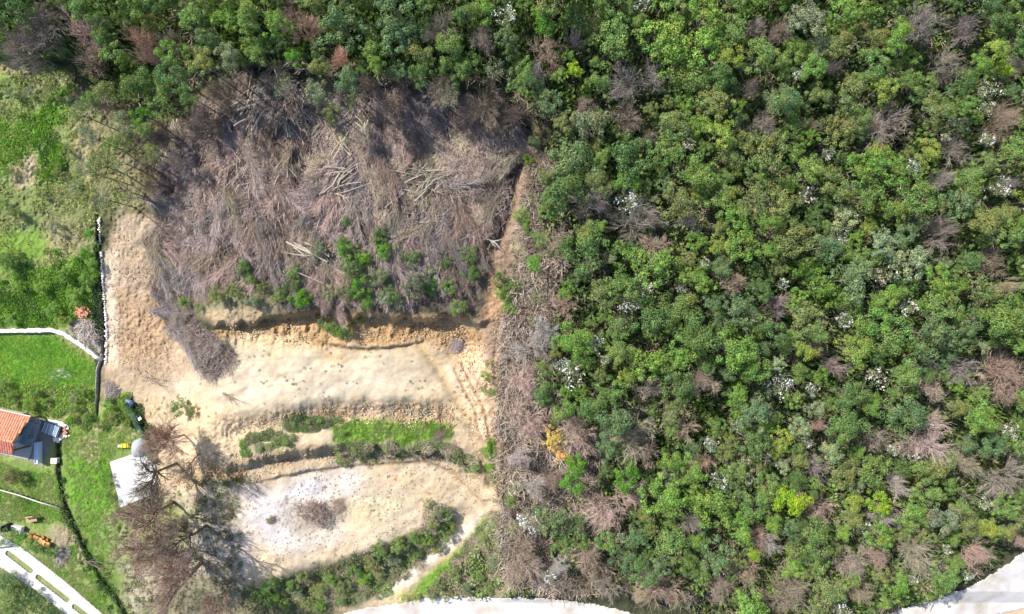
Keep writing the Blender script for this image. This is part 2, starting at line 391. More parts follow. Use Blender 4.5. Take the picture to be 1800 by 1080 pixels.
for poly, rgb, rg, wp, bl, stg in LAYERS:
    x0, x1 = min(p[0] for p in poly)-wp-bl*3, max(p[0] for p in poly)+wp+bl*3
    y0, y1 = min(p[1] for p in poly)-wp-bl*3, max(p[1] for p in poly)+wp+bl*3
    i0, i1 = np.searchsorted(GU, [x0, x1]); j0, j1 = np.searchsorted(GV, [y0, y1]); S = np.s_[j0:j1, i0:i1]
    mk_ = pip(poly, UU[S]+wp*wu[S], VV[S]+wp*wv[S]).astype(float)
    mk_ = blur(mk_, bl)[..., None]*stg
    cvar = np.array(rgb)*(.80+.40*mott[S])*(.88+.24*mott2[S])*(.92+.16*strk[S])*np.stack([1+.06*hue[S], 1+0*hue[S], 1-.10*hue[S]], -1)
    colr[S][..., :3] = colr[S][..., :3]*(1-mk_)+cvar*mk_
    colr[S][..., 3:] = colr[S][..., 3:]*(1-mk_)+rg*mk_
# soft coloured lines along gully, scarps, cliff, ditches and tyre ruts
def line_tint(pts, w, rgb, a):
    global colr
    dd = dline(pts, UU+wu*4, VV+wv*4); mk_ = (a*np.exp(-(dd/w)**2))[..., None]
    colr[..., :3] = colr[..., :3]*(1-mk_)+np.array(rgb)*mk_
line_tint(GULLY, 6, (.46,.33,.19), .8)
line_tint([(560,600),(610,613),(650,614),(722,608)], 3, (.30,.19,.09), .7)
line_tint([(450,850),(520,833),(600,821),(690,815),(750,811),(800,832),(850,885)], 2.5, (.30,.21,.12), .75)
line_tint([(835,740),(858,800),(868,860)], 3, (.40,.29,.19), .6)
line_tint([(855,700),(872,780),(878,850)], 3, (.42,.30,.2), .6)
mk0_ = blur(pip([(1740,1084),(1775,1070),(1830,1050),(1830,1100),(1730,1100)], UU, VV).astype(float), 4)[..., None]; colr[..., :3] = colr[..., :3]*(1-mk0_)+np.array((.55,.37,.25))*mk0_
line_tint([(870,740),(860,690),(800,640)], 10, (.5,.34,.22), .5)
for pts_ in ([(330,700),(420,668),(520,655),(640,650),(760,668)],[(340,715),(430,684),(530,672),(650,668),(765,690)],[(400,640),(520,628),(640,630),(730,626)],[(300,690),(380,668),(440,650)],
   [(450,960),(560,975),(660,945),(740,905),(800,880)],[(450,975),(570,990),(670,958),(760,915),(830,890)],[(600,860),(690,855),(770,870),(820,895)],[(260,740),(330,765),(420,770),(520,765)],[(265,752),(330,780),(420,786)]):
    line_tint(pts_, 1.6, (.36,.28,.18), .45)
colr[..., 3] = np.clip(colr[..., 3], .12, 1)
for pts_ in ([(800,650),(835,720),(850,800),(862,860)],[(812,640),(850,715),(866,790),(876,860)],[(880,560),(868,640),(880,720),(890,800)],[(826,650),(862,700),(884,790)]):
    line_tint(pts_, 2.4, (.33,.24,.15), .7)
line_tint(DITCH, 3.2, (.08,.07,.045), .9)
line_tint(DITCH2, 6, (.07,.09,.035), .9)
line_tint(DITCH3, 6, (.06,.09,.05), .9)
line_tint(CLIFF[1:-1], 5, (.30,.21,.12), .6)
line_tint([(560,553),(600,566),(640,562)], 8, (.50,.24,.09), .6)
# clods: real relief where the soil is rough
ROADA = [(560,1092),(590,1081),(640,1070),(700,1061),(780,1049),(870,1051),(960,1053),(1050,1063),(1110,1079),(1180,1092),(1300,1108),(1440,1108),(1560,1078),(1640,1056),(1700,1035),(1745,1010),(1800,972),(1860,925),(2000,820),(2010,960),(1900,1010),(1800,1070),(1740,1084),(1640,1130),(1500,1165),(1300,1168),(1100,1150),(900,1140),(700,1140),(590,1160)]
DRIVE = [(-120,868),(0,942),(36,962),(60,980),(120,1027),(180,1080),(240,1135),(170,1135),(118,1081),(60,1036),(0,997),(-120,925)]
SLAB = [(193,813),(247,795),(272,818),(276,866),(212,893)]
HSLAB = [(-60,722),(0,726),(60,733),(73,741),(60,776),(50,809),(0,798),(-60,786)]
hard = np.zeros(UU.shape)
for pl in (ROADA, DRIVE, SLAB, HSLAB): hard = np.maximum(hard, blur(pip(pl, UU, VV).astype(float), 4))
rgh = colr[..., 3]*(1-hard.clip(0, 1))
clod = (np.abs(fbm(UU/7, VV/7, 71, 3)-.5)*2)
hh = hh + np.where(inner, rgh**2*((clod-.35)*.34+(fbm(UU/22, VV/22, 73, 3)-.5)*.35), 0)
rill = np.exp(-(((VV-np.interp(UU,[p[0] for p in CLIFF],[p[1] for p in CLIFF])-22)/20)**2))*ss(370,400,UU)*ss(870,840,UU)
hh = hh + rill*((fbm(UU/7, VV/22, 81, 3)-.5)*.45+(fbm(UU/11, VV/11, 82, 4)-.5)*.5)
hh = hh - hard*.05
X, Y, Z = W(UU, VV, hh)
V = np.stack([X, Y, Z], -1).reshape(-1, 3)
nj, ni = UU.shape
idx = np.arange(nj*ni).reshape(nj, ni)
F = np.stack([idx[1:, :-1], idx[1:, 1:], idx[:-1, 1:], idx[:-1, :-1]], -1).reshape(-1, 4)
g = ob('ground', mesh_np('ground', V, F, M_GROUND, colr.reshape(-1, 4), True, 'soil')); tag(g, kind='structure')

# ------------------------------------------------------------------ paved sheets that follow the ground
def sheet(name, poly, stp, dz, thick, mat, holes=(), color=(1,1,1), warp=0, bumpy=0, parent=None):
    x0, x1 = min(p[0] for p in poly), max(p[0] for p in poly); y0, y1 = min(p[1] for p in poly), max(p[1] for p in poly)
    us = np.arange(x0-stp, x1+2*stp, stp); vs = np.arange(y0-stp, y1+2*stp, stp)
    cu, cv = np.meshgrid(us[:-1]+stp/2, vs[:-1]+stp/2)
    wx = warp*(fbm(cu/9, cv/9, 5)-.5)*2; wy = warp*(fbm(cu/9, cv/9, 6)-.5)*2
    mk_ = pip(poly, cu+wx, cv+wy)
    for h_ in holes: mk_ &= ~pip(h_, cu, cv)
    nu, nv = np.meshgrid(us, vs)
    z = Hf(nu, nv)+dz+bumpy*fbm(nu/5, nv/5, 9)
    x, y, _ = W(nu, nv, z); ii = np.arange(nu.size).reshape(nu.shape)
    jj, kk = np.nonzero(mk_)
    q = np.stack([ii[jj+1, kk], ii[jj+1, kk+1], ii[jj, kk+1], ii[jj, kk]], -1)
    top = np.stack([x, y, z], -1).reshape(-1, 3); bot = top-np.array([0, 0, thick]); off = len(top)
    sides = []
    pad = np.pad(mk_, 1)
    for dj, dk, a, b in ((1, 0, (1, 0), (1, 1)), (-1, 0, (0, 1), (0, 0)), (0, 1, (1, 1), (0, 1)), (0, -1, (0, 0), (1, 0))):
        e = mk_ & ~pad[1+dj:1+dj+mk_.shape[0], 1+dk:1+dk+mk_.shape[1]]
        j, k = np.nonzero(e)
        A = ii[j+a[0], k+a[1]]; B = ii[j+b[0], k+b[1]]
        sides.append(np.stack([A, A+off, B+off, B], -1))
    Fq = np.concatenate([q]+sides)
    Vall = np.concatenate([top, bot]); used = np.unique(Fq); rm = np.zeros(len(Vall), int); rm[used] = np.arange(len(used))
    me = mesh_np(name, Vall[used], rm[Fq], mat, np.ones((len(Fq), 3)))
    o = ob(name, me, parent); o.color = (*color, 1); return o
# pale compacted gravel road
m, t, bs, out = nmat('pale_gravel'); M_ROAD = m
c = mul(t, ramp(t, noise(t, .5, 6, .6), [(.3, (.38,.33,.27)), (.6, (.56,.53,.51))]), ramp(t, noise(t, 18, 4, .7), [(.3, .85), (.7, 1.1)]))
t.links.new(c, bs.inputs['Base Color']); bs.inputs['Roughness'].default_value = .95; bump(t, bs, noise(t, 25), .3, .02)
m, t, bs, out = nmat('poured_concrete'); M_POUR = m
c = mul(t, ramp(t, noise(t, 1.1, 6, .65), [(.3, (.47,.44,.41)), (.7, (.66,.64,.62))]), ramp(t, noise(t, 20, 4, .7), [(.3, .9), (.7, 1.06)]))
t.links.new(c, bs.inputs['Base Color']); bs.inputs['Roughness'].default_value = .9; bump(t, bs, noise(t, 35), .2, .01)
tag(sheet('road', ROADA, 2, .03, .25, M_ROAD, warp=3), kind='structure')
def slot(x1, y1, x2, y2, w):
    a = math.atan2(y2-y1, x2-x1); pts = []
    for k in range(9):
        q = a+math.pi/2+math.pi*k/8; pts.append((x1+w*math.cos(q), y1+w*math.sin(q)))
    for k in range(9):
        q = a-math.pi/2+math.pi*k/8; pts.append((x2+w*math.cos(q), y2+w*math.sin(q)))
    return pts
holes = [slot(14, 973, 54, 1004, 4.6), slot(67, 1015, 118, 1055, 4.6), slot(131, 1067, 190, 1112, 4.6)]
tag(sheet('driveway', DRIVE, 1, .05, .16, M_POUR, holes), kind='structure')
o = sheet('concrete_slab', SLAB, 1, .10, .25, M_POUR)
tag(o, 'bare white concrete slab with a heap of gravel at its upper corner', 'slab')
tag(sheet('patio', HSLAB, 1, .06, .2, M_CONC, color=(.36,.36,.37)), kind='structure')
# ================================================================== VEGETATION KITS
def leaf_quads(C, N, size, r, jit=.42, asp=.66):
    """one leaf-sized quad at each centre C facing roughly N"""
    n = len(C)
    D = N*1.0 + r.normal(0, jit, (n, 3)); D /= np.linalg.norm(D, axis=1)[:, None]
    A = np.cross(D, r.normal(0, 1, (n, 3))); A /= np.linalg.norm(A, axis=1)[:, None]
    B = np.cross(D, A); s = (size*(.6+.8*r.random(n)))[:, None]
    A = A*s*.5; B = B*s*.5*asp
    V = np.stack([C-A, C-B*1.0, C+A, C+B*1.0], 1).reshape(-1, 3)
    return V, np.arange(4*n).reshape(n, 4)
def crown_mesh(name, seed, rad=2.2, hz=1.6, lumps=22, leaves=130, lr=(.45, .85), size=.17, vary=.35, openness=.0):
    r = np.random.default_rng(seed)
    Cs = []; Ns = []; T = []
    ecc = 1+.25*(r.random()-.5)
    for k in range(lumps):
        a = r.random()*2*math.pi; q = math.sqrt(r.random())*.92
        wob_ = 1+.22*math.sin(3*a+seed)+.12*math.sin(5*a+2*seed)
        cx, cy = rad*q*math.cos(a)*wob_*ecc*.84, rad*q*math.sin(a)*wob_/ecc*.84
        cz = hz*(math.sqrt(max(0, 1-q*q))-.35)+r.normal(0, .16)*hz
        if k % 5 == 0: cz -= .5*hz
        L = r.uniform(*lr)*(1.1-.35*q); n = int(leaves*(L/.6)**2)
        dvec = r.normal(0, 1, (n, 3)); dvec[:, 2] = np.abs(dvec[:, 2])*1.0-.35*(r.random(n) < .4)
        dvec /= np.linalg.norm(dvec, axis=1)[:, None]
        p = np.array([cx, cy, cz])+dvec*L*np.array([1, 1, .8])*(.72+.32*r.random(n))[:, None]
        lump_t = 1+vary*(r.random()-.5)
        hue = r.normal(0, .05)
        tt = (lump_t*(.72+.56*r.random(n)))[:, None]*np.array([1+hue*1.6, 1, 1-hue])
        Cs.append(p); Ns.append(dvec); T.append(tt)
    C = np.concatenate(Cs); N = np.concatenate(Ns); T = np.concatenate(T)
    if openness: k = r.random(len(C)) > openness; C, N, T = C[k], N[k], T[k]
    V, F = leaf_quads(C, N, size, r)
    return mesh_np(name, V, F, M_LEAF, T)
def prisms(S, E, r0, r1):
    """three-sided tapering twigs from S to E"""
    S = np.asarray(S, float); E = np.asarray(E, float); n = len(S)
    D = E-S; D /= np.maximum(np.linalg.norm(D, axis=1), 1e-6)[:, None]
    A = np.cross(D, np.tile([.31, .52, .79], (n, 1))); A /= np.maximum(np.linalg.norm(A, axis=1), 1e-6)[:, None]; B = np.cross(D, A)
    V = np.empty((n, 6, 3))
    for k in range(3):
        q = 2*math.pi*k/3; o = A*math.cos(q)+B*math.sin(q)
        V[:, k] = S+o*np.asarray(r0).reshape(-1, 1); V[:, 3+k] = E+o*np.asarray(r1).reshape(-1, 1)
    b = (np.arange(n)*6)[:, None]
    F = np.concatenate([b+np.array([[k, (k+1) % 3, 3+(k+1) % 3, 3+k]]) for k in range(3)])
    return V.reshape(-1, 3), F
def bare_tree(seed, H=5.5, rad=2.0, trunk=.42, n1=6, n2=6, n3=6, n4=5, up=.9, tr=.09, twr=.011):
    """trunk-and-limb mesh and twig mesh of a leafless tree standing on its own foot"""
    r = np.random.default_rng(seed)
    st, tw = [], []; twt = []
    def grow(p, d, L, rd, lev, bend):
        # a limb in two bent pieces
        d1 = d+r.normal(0, .12, 3); d1 /= np.linalg.norm(d1)
        m_ = p+d1*L*.5; d2 = d1+r.normal(0, .16, 3)+np.array([0, 0, bend]); d2 /= np.linalg.norm(d2)
        e = m_+d2*L*.5
        (st if lev < 2 else tw).append((p, m_, rd, rd*.8)); (st if lev < 2 else tw).append((m_, e, rd*.8, rd*.5))
        if lev == 4: return
        nn = (n1, n2, n3, n4)[lev]
        for i in range(nn):
            t = .35+.65*(i+.6)/nn if lev else .72+.28*(i+.5)/nn
            q = p+d1*L*t if t < .5 else m_+d2*L*(t-.5)
            az = r.random()*6.283+i*2.4
            side = np.cross(d2, [math.cos(az), math.sin(az), .3]); side /= np.linalg.norm(side)
            spread = (1.0, .75, .7, .7)[lev]
            nd = d2*(1-.2*lev*.3)+side*spread*(.6+.6*r.random()); nd /= np.linalg.norm(nd)
            nl = L*{0: (rad*.62/(H*trunk)), 1: .72, 2: .70, 3: .62}[lev]*(.75+.5*r.random())
            grow(q, nd, nl, max(rd*.5, twr), lev+1, up*.18)
    grow(np.zeros(3), np.array([r.normal(0, .05), r.normal(0, .05), 1.]), H*trunk, tr, 0, .2)
    def pack(lst, name, mat, vary):
        S = np.array([x[0] for x in lst]); E = np.array([x[1] for x in lst])
        V, F = prisms(S, E, np.array([x[2] for x in lst]), np.array([x[3] for x in lst]))
        c_ = np.repeat((1+vary*(r.random(len(lst))-.5))[:, None], 3, 1)
        return mesh_np(name, V, F, mat, np.tile(c_, (3, 1)))
    # limbs: round them with more sides by two rotated prisms
    return pack(st, 'trunk', M_BARK, .2), pack(tw, 'twigs', M_TWIG, .6)
def felled_mesh(seed, L=4.2, wd_=1.5, n=520, thick=.8, sweep=.5, butt=.05):
    """leafless tree lying on its side, butt at the origin, top combed along +x"""
    r = np.random.default_rng(seed)
    st = []; tw = []
    z0 = .12
    p = np.array([0, 0, z0]); d0 = np.array([1, 0, .08]); stems = []
    for k in range(r.integers(2, 5)):
        q = p+np.array([0, r.normal(0, .12), .05*k]); dd = d0+np.array([0, r.normal(0, .22), .05]); ll = L*r.uniform(.6, 1)
        for s_ in range(4):
            e = q+dd/np.linalg.norm(dd)*ll/4; st.append((q, e, butt*(1-.2*s_), butt*(.8-.2*s_))); stems.append((q, e, dd.copy()))
            q = e; dd = dd+r.normal(0, .12, 3)*np.array([1, 1, .4])
    for i in range(n):
        q, e, dd = stems[r.integers(len(stems))]
        b = q+(e-q)*r.random()
        f = b[0]/L
        s_ = np.array([1*sweep+r.random()*.9, r.normal(0, .75), abs(r.normal(0, .42))+.02]); s_ /= np.linalg.norm(s_)
        l1 = r.uniform(.35, 1.15)*wd_*.55*(1.15-.5*f)
        m_ = b+s_*l1*.5; s2 = s_+np.array([.5, 0, -.35]); s2 /= np.linalg.norm(s2); e2 = m_+s2*l1*.6
        rd = r.uniform(.008, .02)
        tw.append((b, m_, rd, rd*.8)); tw.append((m_, e2, rd*.8, rd*.4))
        for j in range(3):
            g_ = m_+(e2-m_)*r.random(); s3 = s2+r.normal(0, .55, 3); s3 /= np.linalg.norm(s3)
            tw.append((g_, g_+s3*l1*.42, rd*.55, rd*.3))
    def pack(lst, name, mat, vary):
        S = np.array([x[0] for x in lst]); E = np.array([x[1] for x in lst])
        S[:, 2] = np.clip(S[:, 2], .03, thick+.2*r.random(len(lst))); E[:, 2] = np.clip(E[:, 2], .02, thick+.2*r.random(len(lst)))
        V, F = prisms(S, E, np.array([x[2] for x in lst]), np.array([x[3] for x in lst]))
        c_ = np.repeat((1+vary*(r.random(len(lst))-.5))[:, None], 3, 1)
        return mesh_np(name, V, F, mat, np.tile(c_, (3, 1)))
    return pack(st, 'stem', M_BARK, .2), pack(tw, 'twigs', M_TWIG, .8)
def heap_mesh(seed, rad=1.2, hz=.8, n=520, rr=(.01, .03)):
    r = np.random.default_rng(seed)
    a = r.random(n)*6.283; q = np.sqrt(r.random(n))*rad*.62
    z = hz*(1-(q/rad)**2)*r.random(n)**.5+.03
    k = r.integers(0, 4, n); ox = np.array([0, .55, -.5, .1])[k]*rad; oy = np.array([0, .25, .2, -.5])[k]*rad*.8; z = z*np.array([1, .6, .7, .5])[k]
    S = np.stack([ox+q*np.cos(a), oy+q*np.sin(a), z], 1); b = r.normal(0, 1, n)+np.array([.3, 1.6, -.8, 2.4])[k]
    l = r.uniform(.3, .9, n)*rad*.7
    E = S+np.stack([np.cos(b)*l, np.sin(b)*l, r.normal(0, .2, n)*l], 1); E[:, 2] = np.clip(E[:, 2], .02, hz*1.1)
    r0 = r.uniform(*rr, n); V, F = prisms(S, E, r0, r0*.4)
    c_ = np.repeat((.6+.8*r.random(n))[:, None], 3, 1)
    return mesh_np('twigs', V, F, M_TWIG, np.tile(c_, (3, 1)))
def trunk_mesh(seed, h=3.4, rad=.11, crown=1.6):
    r = np.random.default_rng(seed); b = MB()
    lean = r.normal(0, .12, 2)
    b.tube([(0,0,-.3),(0,0,.1),(lean[0],lean[1],h*.5),(lean[0]*1.5,lean[1]*1.5,h)], [rad*1.5, rad*1.15, rad*.8, rad*.5], 7)
    for k in range(5):
        a = k*1.26+r.random(); l = crown*r.uniform(.5, .9); z = h*r.uniform(.55, .95)
        f = z/h
        x0, y0 = lean*1.5*f
        b.tube([(x0,y0,z),(x0+math.cos(a)*l*.5,y0+math.sin(a)*l*.5,z+l*.35),(x0+math.cos(a)*l,y0+math.sin(a)*l,z+l*.55)], [rad*.45,rad*.3,rad*.12], 5)
    return b.mesh('trunk', M_BARK, True)
ROUND = [crown_mesh('crown', 100+k, 2.2, 1.7, 26, 190, (.42, .8), .145) for k in range(5)]
LUMPY = [crown_mesh('crown', 120+k, 2.3, 1.5, 40, 200, (.28, .58), .135, .5) for k in range(5)]
FLUFFY = [crown_mesh('crown', 140+k, 2.2, 1.5, 34, 190, (.32, .7), .125, .35, .12) for k in range(4)]
THIN = [crown_mesh('crown', 160+k, 2.1, 1.5, 20, 70, (.35, .7), .15, .5, .3) for k in range(3)]
BLOOM = [crown_mesh('crown', 180+k, 1.6, 1.1, 18, 60, (.2, .42), .14, .35, .1) for k in range(3)]
TRUNKS = [trunk_mesh(200+k) for k in range(4)]
BARE = [bare_tree(300+k) for k in range(5)]
BAREW = [bare_tree(320+k, 6.5, 2.6, .35, 7, 7, 6, 5, .6, .13, .012) for k in range(3)]
TALLW = [bare_tree(350+k, 7, 2.6, .38, 6, 7, 6, 4, .6, .20, .0095) for k in range(3)]
SPARSE = felled_mesh(430, 3.2, 1.0, 26, .5, .9, .045)
DENSE = [bare_tree(340, 5.5, 2.0, .42, 9, 8, 7, 6, .9, .10, .013)]
FELL = [felled_mesh(400+k, L=4.0+.5*(k % 3), wd_=1.6+.2*(k % 2), sweep=.5+.2*(k % 3)) for k in range(7)]
HEAP = [heap_mesh(450+k) for k in range(3)]

# ---- what the trees are described against (all are found in the photograph)
ANCH = []          # (short phrase, u, v, set name)
TREES = []         # (root, u, v, words) whose label is written once all stand
def thing(name, loc, rz=0, scale=None):
    o = bpy.data.objects.new(name, None); COL.objects.link(o); o.location = loc; o.rotation_euler = (0, 0, rz)
    o.empty_display_size = .3
    if scale is not None: o.scale = scale if hasattr(scale, '__len__') else (scale,)*3
    return o
def part(name, me, root, color=None, loc=(0,0,0), rot=(0,0,0), scale=None):
    o = ob(name, me, root, loc, rot, scale)
    if color is not None: o.color = (*color, 1)
    return o
GREEN = { # tone: leaf colour
 'mid green': (.195,.295,.080), 'dark green': (.130,.215,.066), 'bluish green': (.160,.240,.102), 'olive green': (.225,.265,.090),
 'fresh green': (.205,.335,.068), 'yellow green': (.300,.375,.078), 'lime green': (.290,.440,.035), 'silvery green': (.275,.320,.185),
 'pale green': (.33,.40,.20), 'bright green': (.135,.310,.038), 'golden yellow': (.66,.45,.13), 'sage green': (.235,.275,.155)}
TW = { 'grey': (.36,.31,.275), 'pale grey': (.52,.46,.41), 'pinkish': (.50,.375,.315), 'mauve': (.42,.33,.315), 'tan': (.46,.38,.285),
 'brown': (.36,.275,.215), 'reddish': (.50,.335,.265), 'dark brown': (.23,.18,.145), 'purplish': (.33,.275,.26), 'straw': (.50,.43,.29)}
def vary(c, a=.10):
    k = 1+random.uniform(-a, a); return (c[0]*k*random.uniform(.93, 1.07), c[1]*k, c[2]*k*random.uniform(.93, 1.07))
BARKC = (.20,.17,.14)
def leafy(u, v, diam, tone, kit=None, label=None, group='leafy trees of the wood', hz=1., asp=1., rot=None, low=False, name='leafy_tree'):
    kit = kit or random.choice((ROUND, LUMPY, LUMPY, FLUFFY))
    i = random.randrange(len(kit)); rpx = diam/2.
    h = (.35 if low else random.uniform(3.2, 4.4))*1.0 + rpx*.045*.5
    x, y, z = base_under(u, v, h)
    sc = rpx*((CAMZ-z-h)/1200.)/2.15
    root = thing(name, (x, y, z), rot if rot is not None else random.uniform(0, 6.283))
    ht = max(h-.35*sc*1.6, .2)
    part('crown', kit[i], root, vary(GREEN[tone]), (0, 0, ht), scale=(sc*asp, sc/asp, sc*hz))
    if not low:
        part('trunk', TRUNKS[i % 4], root, BARKC, scale=(sc*.9, sc*.9, ht/3.4))
    if low: part('stem', TRUNKS[i % 4], root, BARKC, scale=(sc*.5, sc*.5, (ht+.15)/3.4))
    tag(root, label, 'bush' if low else 'tree', group)
    if not label: TREES.append((root, u, v, tone, diam, 'bush' if low else 'leafy tree'))
    return root
def bloom(u, v, diam, label=None, cream=False):
    i = random.randrange(3); rpx = diam/2
    h = random.uniform(3.4, 4.2); x, y, z = base_under(u, v, h); sc = rpx*((CAMZ-z-h)/1200.)/1.5
    root = thing('blossom_tree', (x, y, z), random.uniform(0, 6.283))
    part('crown', THIN[i], root, vary(GREEN['silvery green']), (0, 0, h-.55*sc), scale=sc*.70)
    part('blossom', BLOOM[i], root, vary((.88,.86,.82) if not cream else (.82,.74,.58), .04), (0, 0, h-.05*sc), scale=sc*1.0)
    part('trunk', TRUNKS[i], root, BARKC, scale=(sc*.7, sc*.7, (h-.4)/3.4))
    tag(root, label, 'tree', 'blossoming trees of the wood')
    if not label: TREES.append((root, u, v, 'cream' if cream else 'white', diam, 'blossoming tree'))
def bare(u, v, diam, tone, label=None, tall=1., group='bare trees of the wood', wide=False, asp=1., rot=None):
    kit = DENSE if wide == 2 else TALLW if wide == 3 else BAREW if wide else BARE; i = random.randrange(len(kit)); nat = (2.9 if wide in (1, 3) else 2.25)
    hh_ = 5.2*tall; x, y, z = base_under(u, v, hh_*.8)
    sc = diam/2*((CAMZ-z-hh_*.8)/1200.)/nat
    root = thing('bare_tree', (x, y, z), random.uniform(0, 6.283) if rot is None else rot)
    sz = hh_/(6.0 if wide in (1, 3) else 5.3)
    part('twigs', kit[i][1], root, vary(TW[tone]), scale=(sc*asp, sc/asp, sz)); part('trunk', kit[i][0], root, tuple(c*.62 for c in TW[tone]), scale=(sc*asp, sc/asp, sz))
    tag(root, label, 'tree', group)
    if not label: TREES.append((root, u, v, tone, diam, 'bare tree'))
    return root

# ================================================================== THE WOOD: trees seen one by one in the photograph
BR = [ # u, v, diameter, tone, label or None, anchor phrase, wide, asp
 (942,80,80,'pinkish','tall pink-brown bare tree leaning over the top corner of the felled ground','the tall pink-brown bare tree',0),
 (952,118,50,'pale grey',None,None,0),(1120,132,120,'grey','broad grey bare tree spreading among greens right of the felled ground','the broad grey top tree',1),
 (1020,178,62,'pinkish','pink bare tree with a feathery top near the upper right edge of the felled ground','the feathery pink bare tree',0),
 (1095,205,80,'brown',None,None,0),(1135,236,55,'brown',None,None,0),(1345,38,60,'grey',None,None,0),(1322,155,50,'brown',None,None,0),(1338,208,72,'grey',None,None,0),
 (1008,70,46,'grey',None,None,0),(1040,352,95,'grey',None,None,1),(1365,48,70,'brown',None,None,0),(1475,112,40,'purplish',None,None,0),(1622,34,95,'grey',None,None,1),
 (1702,52,80,'purplish',None,None,0),(1658,102,80,'grey',None,None,0),(1575,214,112,'grey','wide fan-shaped grey bare tree in the upper right of the wood','the fan-shaped grey bare tree',1),
 (1785,117,60,'grey',None,None,0),(1772,212,90,'brown',None,None,1),(1690,266,80,'grey',None,None,0),(1660,312,60,'grey',None,None,0),(1786,312,50,'mauve',None,None,0),(1432,212,40,'brown',None,None,0),
 (1120,382,118,'grey','wide grey-brown bare thicket tree behind the white blossom right of the felled ground','the grey-brown thicket tree',1),(1158,418,90,'tan',None,None,0),(1225,385,52,'grey',None,None,0),
 (1048,472,46,'tan',None,None,0),(1008,535,56,'reddish',None,None,0),(966,572,74,'pale grey',None,None,0),(935,617,82,'pale grey',None,None,1),(912,685,84,'pinkish',None,None,0),
 (985,402,52,'tan',None,None,0),(1290,500,52,'tan',None,None,0),(1246,684,72,'pinkish',None,None,0),(1128,690,62,'grey',None,None,0),
 (1368,545,56,'mauve','round mauve bare tree alone in the middle of the green wood','the round mauve bare tree',0),(1666,412,86,'grey','grey dome-shaped bare tree in the right part of the wood','the grey dome-shaped bare tree',1),
 (1755,466,74,'brown',None,None,0),(1775,497,34,'tan',None,None,0),(1480,646,48,'mauve',None,None,0),(1437,622,46,'dark brown',None,None,0),(1706,640,74,'grey',None,None,0),(1776,656,96,'pinkish','large pink-brown bare tree at the right edge halfway down','the right edge pink-brown tree',1),
 (1642,697,68,'tan',None,None,0),(1772,706,52,'tan',None,None,0),(920,745,88,'pinkish',None,None,1),(905,800,60,'pale grey',None,None,0),(965,835,56,'brown',None,None,0),(930,868,52,'pale grey',None,None,0),
 (1022,778,84,'pinkish',None,None,0),(1130,765,92,'tan',None,None,1),(1140,805,60,'pinkish',None,None,0),(1075,886,118,'pinkish','very broad pinkish bare crown left of the lower green wood','the broadest pinkish bare crown',1),(1218,748,64,'tan',None,None,0),(1240,806,44,'reddish',None,None,0),
 (922,975,96,'brown',None,None,1),(1030,988,60,'pinkish',None,None,0),(1080,1036,54,'mauve','small purple-pink bare tree beside the bottom road','the purple-pink roadside tree',0),(1178,1052,98,'brown',None,None,1),(1212,922,52,'grey',None,None,0),
 (1330,1012,72,'tan',None,None,0),(1345,952,52,'pinkish',None,None,0),(1652,762,96,'pinkish','largest tan-pink bare tree in the lower right of the wood','the largest tan-pink bare tree',1),(1702,832,62,'tan',None,None,0),(1772,838,92,'grey',None,None,1),
 (1540,765,52,'grey',None,None,0),(1441,748,32,'reddish',None,None,0),(1440,822,54,'grey',None,None,0),(1456,890,62,'pinkish',None,None,0),(1498,990,72,'grey',None,None,0),(1546,976,52,'pinkish',None,None,0),
 (1615,990,86,'tan','wide swept tan bare tree just above the right end of the road','the swept tan roadside tree',1),(1712,972,62,'pinkish',None,None,0),(1528,1040,60,'tan',None,None,0),(1388,1052,90,'brown',None,None,1),(1362,962,48,'pale grey',None,None,0),(1790,960,50,'pinkish',None,None,0),
 (1260,1045,60,'brown',None,None,0),(1120,1050,44,'straw',None,None,0),(975,1000,46,'pale grey',None,None,0),(1570,905,44,'pale grey',None,None,0),(1590,860,50,'pale grey',None,None,0),
 (128,62,84,'pinkish','pink-brown bare tree behind the upper left meadow','the meadow-side pink-brown tree',0),(168,106,88,'brown',None,None,0),(60,32,100,'grey',None,None,1),(235,72,50,'reddish',None,None,0),(252,104,50,'pinkish',None,None,0),(300,58,62,'brown',None,None,0),
 (530,48,66,'reddish',None,None,0),(605,96,66,'reddish','reddish bare tree among greens above the felled ground','the reddish bare tree',0),(645,152,60,'dark brown',None,None,0),(782,22,76,'grey',None,None,0),(842,72,66,'grey',None,None,0),
 (772,162,72,'straw',None,None,0),(240,290,56,'dark brown',None,None,0),(196,200,50,'dark brown',None,None,0),(280,225,60,'dark brown',None,None,0),(265,320,50,'dark brown',None,None,0),(300,270,50,'purplish',None,None,0),(500,15,60,'brown',None,None,0),(30,78,90,'grey',None,None,1),(250,250,50,'purplish',None,None,0),(330,215,70,'dark brown',None,None,1),(390,160,70,'dark brown',None,None,0),(700,165,60,'dark brown',None,None,0),(860,170,80,'dark brown',None,None,1),(480,130,60,'dark brown',None,None,0),(915,205,60,'dark brown',None,None,0),
]
